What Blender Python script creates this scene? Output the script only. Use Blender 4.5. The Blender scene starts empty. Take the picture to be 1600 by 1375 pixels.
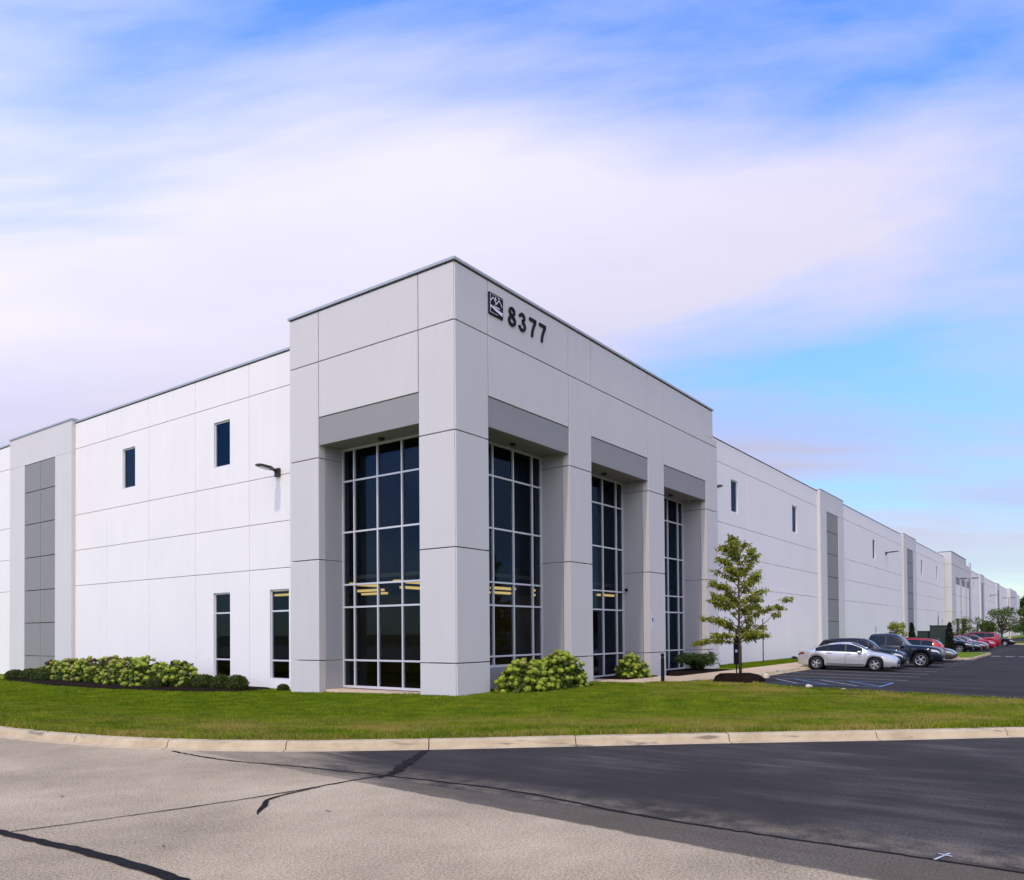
import bpy, bmesh, math, random
import numpy as np
from mathutils import Vector, Matrix
from mathutils.geometry import delaunay_2d_cdt

random.seed(7)
rng = np.random.default_rng(7)
scene = bpy.context.scene
COL = scene.collection
R_ = math.radians

# ------------------------------------------------------------------ camera
cam_d = bpy.data.cameras.new('camera')
cam = bpy.data.objects.new('camera', cam_d)
COL.objects.link(cam)
F = Vector((0.8079167, 0.58906005, 0.01669922))
Rv = Vector((0.58923041, -0.80792644, -0.00789882))
Uv = Vector((-0.00883887, -0.01622128, 0.99982936))
m = Matrix((Rv, Uv, -F)).transposed().to_4x4()
m.translation = Vector((-17.0035, -14.3507, 1.7))
cam.matrix_world = m
cam_d.sensor_fit = 'HORIZONTAL'
cam_d.sensor_width = 36.0
cam_d.lens = 36.0 * 1223.3754 / 1600.0
cam_d.shift_y = (969.0714 - 687.5) / 1600.0
cam_d.clip_start = 0.1
cam_d.clip_end = 6000
scene.camera = cam

# ------------------------------------------------------------------ sun and sky
SUN_EL, SUN_OFF = R_(59), R_(-5.5)
sdir = Vector((-math.cos(SUN_EL) * math.cos(SUN_OFF), math.cos(SUN_EL) * math.sin(SUN_OFF), math.sin(SUN_EL)))
sun_d = bpy.data.lights.new('sun', 'SUN')
sun_d.energy = 1.0
sun_d.angle = R_(2.0)
sun_d.color = (1.0, 0.89, 0.68)
sun = bpy.data.objects.new('sun', sun_d)
COL.objects.link(sun)
sun.rotation_euler = sdir.to_track_quat('Z', 'Y').to_euler()
sun.location = sdir * 60

world = bpy.data.worlds.new('World')
scene.world = world
world.use_nodes = True
wn, wl = world.node_tree.nodes, world.node_tree.links
wn.clear()


def N(nodes, t, **kw):
    n = nodes.new(t)
    for k, v in kw.items():
        if k.startswith('i_'):
            n.inputs[k[2:].replace('_', ' ')].default_value = v
        else:
            setattr(n, k, v)
    return n


def math_node(nodes, links, op, a, b=None, clamp=False):
    n = nodes.new('ShaderNodeMath')
    n.operation = op
    n.use_clamp = clamp
    for i, v in enumerate((a, b)):
        if v is None:
            continue
        if isinstance(v, (int, float)):
            n.inputs[i].default_value = v
        else:
            links.new(v, n.inputs[i])
    return n.outputs[0]


def ramp_node(nodes, links, fac, stops):
    n = nodes.new('ShaderNodeValToRGB')
    el = n.color_ramp.elements
    while len(el) < len(stops):
        el.new(0.5)
    for e, (p, c) in zip(el, stops):
        e.position = p
        e.color = (*c, 1) if len(c) == 3 else c
    links.new(fac, n.inputs[0])
    return n.outputs[0]


def build_world():
    out = N(wn, 'ShaderNodeOutputWorld')
    bg = N(wn, 'ShaderNodeBackground')
    sky = N(wn, 'ShaderNodeTexSky', sky_type='NISHITA')
    sky.sun_disc = False
    sky.sun_elevation = SUN_EL
    sky.sun_rotation = math.atan2(sdir.x, sdir.y)
    sky.altitude = 200
    sky.air_density = 1.0
    sky.dust_density = 0.15
    sky.ozone_density = 2.5
    hs = N(wn, 'ShaderNodeHueSaturation')
    hs.inputs['Saturation'].default_value = 1.25
    hs.inputs['Value'].default_value = 1.5
    hs.inputs['Hue'].default_value = 0.514
    wl.new(sky.outputs[0], hs.inputs['Color'])
    tc = N(wn, 'ShaderNodeTexCoord')
    sep = N(wn, 'ShaderNodeSeparateXYZ')
    wl.new(tc.outputs['Generated'], sep.inputs[0])
    # cloud sheet: direction projected on a high flat layer; cirrus bands run crosswise
    zz = math_node(wn, wl, 'ADD', math_node(wn, wl, 'MAXIMUM', sep.outputs[2], 0.0), 0.16)

    def along(ax, ay, k):
        d = math_node(wn, wl, 'ADD', math_node(wn, wl, 'MULTIPLY', sep.outputs[0], ax), math_node(wn, wl, 'MULTIPLY', sep.outputs[1], ay))
        return math_node(wn, wl, 'MULTIPLY', math_node(wn, wl, 'DIVIDE', d, zz), k)
    pr = along(0.52, -0.854, 0.42)
    pf = along(0.854, 0.52, 1.0)

    def cloud_noise(scale, det, rough, dist, off):
        comb = N(wn, 'ShaderNodeCombineXYZ')
        wl.new(math_node(wn, wl, 'ADD', pr, off[0]), comb.inputs[0])
        wl.new(math_node(wn, wl, 'ADD', pf, off[1]), comb.inputs[1])
        comb.inputs[2].default_value = off[2]
        n = N(wn, 'ShaderNodeTexNoise')
        n.inputs['Scale'].default_value = scale
        n.inputs['Detail'].default_value = det
        n.inputs['Roughness'].default_value = rough
        n.inputs['Distortion'].default_value = dist
        wl.new(comb.outputs[0], n.inputs['Vector'])
        return n.outputs[0]
    n1 = cloud_noise(1.5, 8, 0.55, 0.35, CLOUD_OFF)
    n2 = cloud_noise(0.62, 3, 0.5, 0.0, CLOUD_OFF2)
    s = math_node(wn, wl, 'ADD', math_node(wn, wl, 'MULTIPLY', n1, 0.42), math_node(wn, wl, 'MULTIPLY', n2, 0.62))
    cov = ramp_node(wn, wl, s, [(0.425, (0, 0, 0)), (0.475, (0.45, 0.45, 0.45)), (0.535, (0.93, 0.93, 0.93)), (0.65, (1, 1, 1))])
    n3 = cloud_noise(1.0, 5, 0.5, 0.0, (4.0, 9.0, 2.0))
    ccol = ramp_node(wn, wl, n3, [(0.35, (0.64, 0.63, 0.86)), (0.65, (0.87, 0.825, 0.975))])
    CL = N(wn, 'ShaderNodeMix', data_type='RGBA')
    skyg = N(wn, 'ShaderNodeVectorMath', operation='SCALE')
    # clear air: less glare right at the horizon than the pure model gives
    hz = N(wn, 'ShaderNodeMapRange', interpolation_type='SMOOTHSTEP')
    hz.inputs['From Max'].default_value = 0.42
    hz.inputs['To Min'].default_value = SKY_STR * 0.33
    hz.inputs['To Max'].default_value = SKY_STR
    wl.new(sep.outputs[2], hz.inputs['Value'])
    wl.new(hz.outputs[0], skyg.inputs['Scale'])
    wl.new(hs.outputs[0], skyg.inputs[0])
    # thin cloud scatters sunlight forward; glow strengthened out of frame to fill shaded walls
    dt = N(wn, 'ShaderNodeVectorMath', operation='DOT_PRODUCT')
    wl.new(tc.outputs['Generated'], dt.inputs[0])
    dt.inputs[1].default_value = sdir
    gl = math_node(wn, wl, 'POWER', math_node(wn, wl, 'MULTIPLY', math_node(wn, wl, 'ADD', dt.outputs['Value'], 1.0), 0.5), 3.0)
    gl = math_node(wn, wl, 'ADD', math_node(wn, wl, 'MULTIPLY', gl, GLOW), 1.0)
    clg = N(wn, 'ShaderNodeVectorMath', operation='SCALE')
    wl.new(math_node(wn, wl, 'MULTIPLY', gl, CLOUD_STR), clg.inputs['Scale'])
    wl.new(ccol, clg.inputs[0])
    thin = N(wn, 'ShaderNodeMapRange', interpolation_type='SMOOTHSTEP')
    thin.inputs['From Min'].default_value = 0.01
    thin.inputs['From Max'].default_value = 0.15
    thin.inputs['To Min'].default_value = 0.15
    wl.new(sep.outputs[2], thin.inputs['Value'])
    wl.new(math_node(wn, wl, 'MULTIPLY', cov, thin.outputs[0]), CL.inputs['Factor'])
    wl.new(skyg.outputs[0], CL.inputs['A'])
    wl.new(clg.outputs[0], CL.inputs['B'])
    wl.new(CL.outputs['Result'], bg.inputs['Color'])
    bg.inputs['Strength'].default_value = 1.0
    wl.new(bg.outputs[0], out.inputs[0])


CLOUD_OFF = (-1.264, 2.847, -0.072)
CLOUD_OFF2 = (-10.224, -20.664, 5.14)
GLOW = 4.0
SKY_STR = 0.145
CLOUD_STR = 0.40
build_world()

vs = scene.view_settings
vs.view_transform = 'Standard'
vs.look = 'None'
vs.exposure = 0.80
vs.gamma = 1.0
vs.use_curve_mapping = False

# ------------------------------------------------------------------ materials
MATS = {}


def mat(name, col, rough=0.6, metal=0.0, var=0.0, vscale=2.0, bump=0.0, bscale=20.0, coat=0.0, emit=None,
        estr=0.0, spec=0.5, col2=None, stretch=None, detail=5):
    if name in MATS:
        return MATS[name]
    mt = bpy.data.materials.new(name)
    mt.use_nodes = True
    nd, lk = mt.node_tree.nodes, mt.node_tree.links
    b = nd['Principled BSDF']
    b.inputs['Base Color'].default_value = (*col, 1)
    b.inputs['Roughness'].default_value = rough
    b.inputs['Metallic'].default_value = metal
    b.inputs['Coat Weight'].default_value = coat
    b.inputs['Coat Roughness'].default_value = 0.05
    b.inputs['Specular IOR Level'].default_value = spec
    if emit:
        b.inputs['Emission Color'].default_value = (*emit, 1)
        b.inputs['Emission Strength'].default_value = estr
    if var > 0 or bump > 0 or col2:
        g = nd.new('ShaderNodeNewGeometry')
        vec = g.outputs['Position']
        if stretch:
            mp = nd.new('ShaderNodeMapping')
            mp.inputs['Scale'].default_value = stretch
            lk.new(vec, mp.inputs[0])
            vec = mp.outputs[0]
        if var > 0 or col2:
            nz = nd.new('ShaderNodeTexNoise')
            nz.inputs['Scale'].default_value = vscale
            nz.inputs['Detail'].default_value = detail
            nz.inputs['Roughness'].default_value = 0.6
            lk.new(vec, nz.inputs['Vector'])
            lo = tuple(max(0, c * (1 - var)) for c in col)
            hi = col2 if col2 else tuple(min(1, c * (1 + var)) for c in col)
            lk.new(ramp_node(nd, lk, nz.outputs[0], [(0.32, lo), (0.68, hi)]), b.inputs['Base Color'])
        if bump > 0:
            nb = nd.new('ShaderNodeTexNoise')
            nb.inputs['Scale'].default_value = bscale
            nb.inputs['Detail'].default_value = 4
            lk.new(vec, nb.inputs['Vector'])
            bp = nd.new('ShaderNodeBump')
            bp.inputs['Strength'].default_value = bump
            bp.inputs['Distance'].default_value = 0.02
            lk.new(nb.outputs[0], bp.inputs['Height'])
            lk.new(bp.outputs[0], b.inputs['Normal'])
    MATS[name] = mt
    return mt


def wall_mat(name, col):
    """painted concrete with faint vertical rain streaks and mottling"""
    mt = bpy.data.materials.new(name)
    mt.use_nodes = True
    nd, lk = mt.node_tree.nodes, mt.node_tree.links
    b = nd['Principled BSDF']
    b.inputs['Roughness'].default_value = 0.75
    b.inputs['Specular IOR Level'].default_value = 0.25
    g = nd.new('ShaderNodeNewGeometry')
    oi = nd.new('ShaderNodeObjectInfo')
    mp = nd.new('ShaderNodeMapping')
    mp.inputs['Scale'].default_value = (1.6, 1.6, 0.12)
    lk.new(g.outputs['Position'], mp.inputs[0])
    n1 = nd.new('ShaderNodeTexNoise')
    n1.inputs['Scale'].default_value = 2.2
    n1.inputs['Detail'].default_value = 6
    lk.new(mp.outputs[0], n1.inputs['Vector'])
    n2 = nd.new('ShaderNodeTexNoise')
    n2.inputs['Scale'].default_value = 0.55
    n2.inputs['Detail'].default_value = 6
    lk.new(g.outputs['Position'], n2.inputs['Vector'])
    s = math_node(nd, lk, 'ADD', math_node(nd, lk, 'MULTIPLY', n1.outputs[0], 0.5),
                  math_node(nd, lk, 'MULTIPLY', n2.outputs[0], 0.5))
    s = math_node(nd, lk, 'ADD', s, math_node(nd, lk, 'MULTIPLY', math_node(nd, lk, 'SUBTRACT', oi.outputs['Random'], 0.5), 0.10))
    lo = tuple(c * 0.968 for c in col)
    hi = tuple(min(1, c * 1.025) for c in col)
    lk.new(ramp_node(nd, lk, s, [(0.30, lo), (0.70, hi)]), b.inputs['Base Color'])
    nb = nd.new('ShaderNodeTexNoise')
    nb.inputs['Scale'].default_value = 45
    nb.inputs['Detail'].default_value = 3
    lk.new(g.outputs['Position'], nb.inputs['Vector'])
    bp = nd.new('ShaderNodeBump')
    bp.inputs['Strength'].default_value = 0.12
    bp.inputs['Distance'].default_value = 0.01
    lk.new(nb.outputs[0], bp.inputs['Height'])
    lk.new(bp.outputs[0], b.inputs['Normal'])
    return mt


M_WHITE = wall_mat('white_wall_paint', (0.84, 0.80, 0.735))
M_GREY = wall_mat('light_grey_wall_paint', (0.60, 0.572, 0.53))
M_PIL = wall_mat('pale_grey_wall_paint', (0.64, 0.61, 0.575))
M_DARKP = wall_mat('dark_grey_wall_paint', (0.26, 0.253, 0.24))
M_LINTEL = wall_mat('mid_grey_wall_paint', (0.29, 0.283, 0.27))
M_JAMB = wall_mat('jamb_darker_grey', (0.39, 0.39, 0.385))  # bay linings set darker than the pillar fronts
M_SOFFIT = mat('soffit_paint', (0.26, 0.25, 0.24), 0.8)
M_COPING = mat('coping_metal', (0.40, 0.42, 0.42), 0.5, 0.15, var=0.05)
M_COPSHADOW = mat('coping_shadow_tone', (0.04, 0.042, 0.042), 0.7)
M_ALU = mat('aluminium_frame', (0.62, 0.62, 0.63), 0.4, 0.2)
M_BLACK = mat('black_paint', (0.008, 0.008, 0.010), 0.6, spec=0.15)
M_FIX = mat('bronze_fixture', (0.03, 0.027, 0.022), 0.45, 0.4)
M_LENS = mat('fixture_lens', (0.55, 0.56, 0.55), 0.25)
M_INT_WALL = mat('office_wall', (0.24, 0.20, 0.12), 0.9, var=0.15, vscale=0.6)
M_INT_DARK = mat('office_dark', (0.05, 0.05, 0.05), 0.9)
M_INT_CEIL = mat('office_ceiling', (0.28, 0.27, 0.24), 0.9)
M_INT_FLOOR = mat('office_floor', (0.06, 0.055, 0.05), 0.8)
M_REDWOOD = mat('office_redwood', (0.13, 0.035, 0.025), 0.5, var=0.2)
M_DESK = mat('office_laminate', (0.28, 0.26, 0.23), 0.5)
M_STRIP = mat('light_strip', (0.9, 0.85, 0.7), 0.5, emit=(1.0, 0.72, 0.28), estr=1.1)
M_CONC = mat('concrete_walk', (0.56, 0.42, 0.27), 0.85, var=0.16, vscale=1.4, bump=0.15, bscale=60)
M_MULCH = mat('mulch', (0.014, 0.008, 0.006), 0.95, spec=0.05, var=0.5, vscale=14, bump=0.9, bscale=26)
M_BARK = mat('bark', (0.075, 0.05, 0.033), 0.9, var=0.35, vscale=9, bump=0.6, bscale=30)
M_STONE = mat('pale_stone', (0.62, 0.54, 0.40), 0.85, var=0.15, vscale=8, bump=0.4, bscale=14)
M_TAR = mat('tar', (0.014, 0.012, 0.012), 0.8, spec=0.08, var=0.35, vscale=5, bump=0.2, bscale=40)
M_LINE = mat('white_line_paint', (0.33, 0.33, 0.34), 0.8, var=0.45, vscale=5)
M_LINEB = mat('bright_line_paint', (0.72, 0.72, 0.72), 0.7, var=0.1, vscale=5)
M_BLUE = mat('blue_line_paint', (0.10, 0.22, 0.40), 0.75, var=0.4, vscale=6)
M_STEEL = mat('galvanised_steel', (0.33, 0.33, 0.33), 0.45, 0.6, var=0.1)
M_POLE = mat('pole_paint', (0.16, 0.16, 0.165), 0.5)
M_GREENBOX = mat('dark_green_enclosure', (0.018, 0.030, 0.026), 0.5, var=0.1)
M_SIGNBLUE = mat('sign_blue', (0.02, 0.08, 0.22), 0.4)
M_SIGNWHITE = mat('sign_white', (0.62, 0.72, 0.72), 0.5)
M_EMBLEM = mat('emblem_black', (0.007, 0.007, 0.012), 0.6, spec=0.15)
M_EMBWHITE = mat('emblem_white', (0.75, 0.75, 0.77), 0.5)
M_ROOF = mat('roof_membrane', (0.45, 0.45, 0.45), 0.9)


def kerb_mat():
    mt = bpy.data.materials.new('kerb_concrete')
    mt.use_nodes = True
    nd, lk = mt.node_tree.nodes, mt.node_tree.links
    b = nd['Principled BSDF']
    b.inputs['Roughness'].default_value = 0.85
    g = nd.new('ShaderNodeNewGeometry')
    n1 = nd.new('ShaderNodeTexNoise')
    n1.inputs['Scale'].default_value = 2.2
    n1.inputs['Detail'].default_value = 8
    n1.inputs['Roughness'].default_value = 0.65
    lk.new(g.outputs['Position'], n1.inputs['Vector'])
    base = ramp_node(nd, lk, n1.outputs[0], [(0.3, (0.39, 0.295, 0.165)), (0.55, (0.51, 0.40, 0.24)), (0.75, (0.59, 0.47, 0.295))])
    mp = nd.new('ShaderNodeMapping')
    mp.inputs['Scale'].default_value = (0.9, 0.9, 7.0)
    lk.new(g.outputs['Position'], mp.inputs[0])
    n2 = nd.new('ShaderNodeTexNoise')
    n2.inputs['Scale'].default_value = 1.7
    n2.inputs['Detail'].default_value = 6
    lk.new(mp.outputs[0], n2.inputs['Vector'])
    st = ramp_node(nd, lk, n2.outputs[0], [(0.60, (0, 0, 0)), (0.70, (0.75, 0.75, 0.75))])
    mx = nd.new('ShaderNodeMix')
    mx.data_type = 'RGBA'
    lk.new(st, mx.inputs['Factor'])
    lk.new(base, mx.inputs['A'])
    mx.inputs['B'].default_value = (0.13, 0.105, 0.075, 1)
    lk.new(mx.outputs['Result'], b.inputs['Base Color'])
    nb = nd.new('ShaderNodeTexNoise')
    nb.inputs['Scale'].default_value = 70
    lk.new(g.outputs['Position'], nb.inputs['Vector'])
    bp = nd.new('ShaderNodeBump')
    bp.inputs['Strength'].default_value = 0.3
    bp.inputs['Distance'].default_value = 0.01
    lk.new(nb.outputs[0], bp.inputs['Height'])
    lk.new(bp.outputs[0], b.inputs['Normal'])
    return mt


M_KERB = kerb_mat()


def road_mat():
    """old pinkish-grey asphalt; newer sealed black asphalt east of x about -10.9"""
    mt = bpy.data.materials.new('road_asphalt')
    mt.use_nodes = True
    nd, lk = mt.node_tree.nodes, mt.node_tree.links
    b = nd['Principled BSDF']
    g = nd.new('ShaderNodeNewGeometry')
    pos = g.outputs['Position']
    sep = nd.new('ShaderNodeSeparateXYZ')
    lk.new(pos, sep.inputs[0])

    def noise(scale, det=5, rough=0.55, st=None, dist=0.0):
        v = pos
        if st:
            mp = nd.new('ShaderNodeMapping')
            mp.inputs['Scale'].default_value = st
            lk.new(pos, mp.inputs[0])
            v = mp.outputs[0]
        n = nd.new('ShaderNodeTexNoise')
        n.inputs['Scale'].default_value = scale
        n.inputs['Detail'].default_value = det
        n.inputs['Roughness'].default_value = rough
        n.inputs['Distortion'].default_value = dist
        lk.new(v, n.inputs['Vector'])
        return n.outputs[0]
    big = noise(0.45, 4)
    mid = noise(3.0, 6, 0.65)
    grain = noise(95, 2, 0.9)
    speck = noise(42, 4, 0.85)
    # old asphalt
    o = math_node(nd, lk, 'ADD', math_node(nd, lk, 'MULTIPLY', big, 0.14), math_node(nd, lk, 'MULTIPLY', mid, 0.05))
    o = math_node(nd, lk, 'ADD', o, math_node(nd, lk, 'MULTIPLY', grain, 0.42))
    o = math_node(nd, lk, 'ADD', o, math_node(nd, lk, 'MULTIPLY', speck, 0.36))
    old = ramp_node(nd, lk, o, [(0.41, (0.12, 0.090, 0.058)), (0.46, (0.36, 0.280, 0.172)), (0.51, (0.50, 0.39, 0.242)), (0.56, (0.64, 0.51, 0.33)), (0.60, (0.86, 0.71, 0.49))])
    # sealed asphalt
    wear = noise(1.6, 7, 0.65, (1.6, 0.30, 1))
    wear2 = noise(0.5, 3, 0.5)
    w = math_node(nd, lk, 'ADD', math_node(nd, lk, 'MULTIPLY', wear, 0.36), math_node(nd, lk, 'MULTIPLY', speck, 0.40))
    w = math_node(nd, lk, 'ADD', w, math_node(nd, lk, 'MULTIPLY', wear2, 0.26))
    new = ramp_node(nd, lk, w, [(0.42, (0.030, 0.026, 0.023)), (0.53, (0.046, 0.040, 0.034)), (0.62, (0.105, 0.094, 0.079))])
    # edge strip west of the seam, worn through
    edge_n = noise(2.6, 6, 0.7)
    xe = math_node(nd, lk, 'ADD', sep.outputs[0], math_node(nd, lk, 'MULTIPLY', math_node(nd, lk, 'SUBTRACT', edge_n, 0.5), 0.16))
    xe = math_node(nd, lk, 'ADD', xe, math_node(nd, lk, 'MULTIPLY', math_node(nd, lk, 'SUBTRACT', speck, 0.5), 0.10))
    # the sealed edge drifts from x=-10.6 (north) to -11.3 (south)
    shift = math_node(nd, lk, 'MULTIPLY', math_node(nd, lk, 'ADD', sep.outputs[1], 8.0), -0.085)
    xe = math_node(nd, lk, 'ADD', xe, math_node(nd, lk, 'MULTIPLY', shift, 1.0))
    mr = nd.new('ShaderNodeMapRange')
    mr.interpolation_type = 'SMOOTHSTEP'
    mr.inputs['From Min'].default_value = -10.80
    mr.inputs['From Max'].default_value = -10.76
    lk.new(xe, mr.inputs['Value'])
    # north of y about -5.5 the sealer thins out
    ny = math_node(nd, lk, 'ADD', sep.outputs[1], math_node(nd, lk, 'MULTIPLY', math_node(nd, lk, 'SUBTRACT', wear, 0.5), 5.0))
    ny = math_node(nd, lk, 'SUBTRACT', ny, math_node(nd, lk, 'MULTIPLY', math_node(nd, lk, 'ADD', sep.outputs[0], 9.5), 1.0))
    mr2 = nd.new('ShaderNodeMapRange')
    mr2.interpolation_type = 'SMOOTHSTEP'
    mr2.inputs['From Min'].default_value = -6.6
    mr2.inputs['From Max'].default_value = -4.3
    mr2.inputs['To Min'].default_value = 1.0
    mr2.inputs['To Max'].default_value = 0.38
    lk.new(ny, mr2.inputs['Value'])
    # scuffed band just east of the seam at x = -10.4
    sc = nd.new('ShaderNodeMapRange')
    sc.interpolation_type = 'SMOOTHSTEP'
    sc.inputs['From Min'].default_value = -10.36
    sc.inputs['From Max'].default_value = -9.55
    sc.inputs['To Min'].default_value = 0.34
    sc.inputs['To Max'].default_value = 0.0
    lk.new(sep.outputs[0], sc.inputs['Value'])
    sg = nd.new('ShaderNodeMapRange')
    sg.inputs['From Min'].default_value = -10.44
    sg.inputs['From Max'].default_value = -10.38
    lk.new(sep.outputs[0], sg.inputs['Value'])
    scf = math_node(nd, lk, 'MULTIPLY', math_node(nd, lk, 'MULTIPLY', sc.outputs[0], sg.outputs[0]),
                    ramp_node(nd, lk, mid, [(0.4, (0.1, 0.1, 0.1)), (0.62, (1, 1, 1))]))
    west = nd.new('ShaderNodeMapRange')
    west.inputs['From Min'].default_value = -10.46
    west.inputs['From Max'].default_value = -10.40
    west.inputs['To Min'].default_value = 0.80
    west.inputs['To Max'].default_value = 1.0
    lk.new(sep.outputs[0], west.inputs['Value'])
    fac = math_node(nd, lk, 'MULTIPLY', math_node(nd, lk, 'MULTIPLY', mr.outputs[0], mr2.outputs[0]), west.outputs[0])
    fac = math_node(nd, lk, 'MULTIPLY', fac, math_node(nd, lk, 'SUBTRACT', 1.0, scf))
    mx = nd.new('ShaderNodeMix')
    mx.data_type = 'RGBA'
    lk.new(fac, mx.inputs['Factor'])
    lk.new(old, mx.inputs['A'])
    lk.new(new, mx.inputs['B'])
    lk.new(mx.outputs['Result'], b.inputs['Base Color'])
    b.inputs['Roughness'].default_value = 0.9
    b.inputs['Specular IOR Level'].default_value = 0.15
    bp = nd.new('ShaderNodeBump')
    bp.inputs['Strength'].default_value = 0.55
    bp.inputs['Distance'].default_value = 0.012
    h = math_node(nd, lk, 'ADD', grain, math_node(nd, lk, 'MULTIPLY', speck, 0.7))
    lk.new(h, bp.inputs['Height'])
    lk.new(bp.outputs[0], b.inputs['Normal'])
    return mt


M_ROAD = road_mat()
M_LOT = mat('parking_asphalt', (0.036, 0.032, 0.029), 0.9, spec=0.12, var=0.35, vscale=0.7, bump=0.3, bscale=60, stretch=(1.0, 0.35, 1), detail=7)


def grass_mat(name, blade):
    mt = bpy.data.materials.new(name)
    mt.use_nodes = True
    nd, lk = mt.node_tree.nodes, mt.node_tree.links
    b = nd['Principled BSDF']
    b.inputs['Roughness'].default_value = 0.8
    b.inputs['Specular IOR Level'].default_value = 0.06
    g = nd.new('ShaderNodeNewGeometry')
    pos = g.outputs['Position']

    def noise(scale, det=4, rough=0.6):
        n = nd.new('ShaderNodeTexNoise')
        n.inputs['Scale'].default_value = scale
        n.inputs['Detail'].default_value = det
        n.inputs['Roughness'].default_value = rough
        lk.new(pos, n.inputs['Vector'])
        return n.outputs[0]
    fine = noise(22, 2)
    mid = noise(1.3, 5)
    green = ramp_node(nd, lk, math_node(nd, lk, 'ADD', math_node(nd, lk, 'MULTIPLY', fine, 0.5), math_node(nd, lk, 'MULTIPLY', mid, 0.5)),
                      [(0.37, (0.055, 0.102, 0.004)), (0.50, (0.120, 0.180, 0.006)), (0.63, (0.225, 0.262, 0.012))])
    # dry straw patches, stronger near the kerb (attribute "dry" on the mesh)
    at = nd.new('ShaderNodeAttribute')
    at.attribute_name = 'dry'
    patch = ramp_node(nd, lk, math_node(nd, lk, 'ADD', math_node(nd, lk, 'MULTIPLY', noise(0.55, 5), 0.6), math_node(nd, lk, 'MULTIPLY', noise(9, 3), 0.4)),
                      [(0.42, (0, 0, 0)), (0.58, (1, 1, 1))])
    f = math_node(nd, lk, 'MULTIPLY', at.outputs['Fac'], patch)
    f = math_node(nd, lk, 'MULTIPLY', f, 0.9)
    mx = nd.new('ShaderNodeMix')
    mx.data_type = 'RGBA'
    lk.new(f, mx.inputs['Factor'])
    lk.new(green, mx.inputs['A'])
    mx.inputs['B'].default_value = (0.33, 0.25, 0.065, 1)
    lk.new(mx.outputs['Result'], b.inputs['Base Color'])
    if not blade:
        bp = nd.new('ShaderNodeBump')
        bp.inputs['Strength'].default_value = 0.8
        bp.inputs['Distance'].default_value = 0.03
        lk.new(fine, bp.inputs['Height'])
        lk.new(bp.outputs[0], b.inputs['Normal'])
    return mt


M_GRASS = grass_mat('lawn_turf', False)
M_BLADE = grass_mat('grass_blade', True)


def leaf_mat(name, dark, light, scale=3.0, trans=0.25):
    mt = bpy.data.materials.new(name)
    mt.use_nodes = True
    nd, lk = mt.node_tree.nodes, mt.node_tree.links
    b = nd['Principled BSDF']
    b.inputs['Roughness'].default_value = 0.6
    b.inputs['Specular IOR Level'].default_value = 0.18
    g = nd.new('ShaderNodeNewGeometry')
    n = nd.new('ShaderNodeTexNoise')
    n.inputs['Scale'].default_value = scale
    n.inputs['Detail'].default_value = 5
    n.inputs['Roughness'].default_value = 0.8
    lk.new(g.outputs['Position'], n.inputs['Vector'])
    rp = math_node(nd, lk, 'ADD', math_node(nd, lk, 'MULTIPLY', n.outputs[0], 0.6), math_node(nd, lk, 'MULTIPLY', g.outputs['Random Per Island'], 0.4))
    c = ramp_node(nd, lk, rp, [(0.3, dark), (0.72, light)])
    lk.new(c, b.inputs['Base Color'])
    tr = nd.new('ShaderNodeBsdfTranslucent')
    lk.new(c, tr.inputs['Color'])
    ms = nd.new('ShaderNodeMixShader')
    ms.inputs[0].default_value = trans
    lk.new(b.outputs[0], ms.inputs[1])
    lk.new(tr.outputs[0], ms.inputs[2])
    lk.new(ms.outputs[0], nd['Material Output'].inputs[0])
    return mt


M_TREELEAF = leaf_mat('locust_leaf', (0.11, 0.14, 0.010), (0.50, 0.50, 0.075), 2.4, 0.45)
M_FARLEAF = leaf_mat('far_tree_leaf', (0.045, 0.070, 0.010), (0.14, 0.19, 0.030), 1.0, 0.25)
M_DARKLEAF = leaf_mat('dark_tree_leaf', (0.016, 0.032, 0.008), (0.05, 0.085, 0.018), 0.6, 0.2)
M_HYDLEAF = leaf_mat('hydrangea_leaf', (0.035, 0.062, 0.006), (0.125, 0.18, 0.018), 4.0, 0.2)
M_HEADG = leaf_mat('green_flower_head', (0.16, 0.22, 0.018), (0.36, 0.43, 0.045), 5.0, 0.2)
M_HEADT = leaf_mat('tan_flower_head', (0.15, 0.16, 0.022), (0.34, 0.35, 0.07), 5.0, 0.2)
M_HEADR = leaf_mat('russet_flower_head', (0.045, 0.022, 0.012), (0.12, 0.065, 0.032), 5.0, 0.1)
M_BOX = leaf_mat('boxwood_leaf', (0.016, 0.030, 0.002), (0.080, 0.112, 0.006), 6.0, 0.15)
M_JUN = leaf_mat('juniper_leaf', (0.020, 0.042, 0.008), (0.080, 0.130, 0.028), 5.0, 0.2)
M_CONE = leaf_mat('arborvitae_leaf', (0.005, 0.010, 0.004), (0.014, 0.026, 0.010), 4.0, 0.1)


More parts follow.
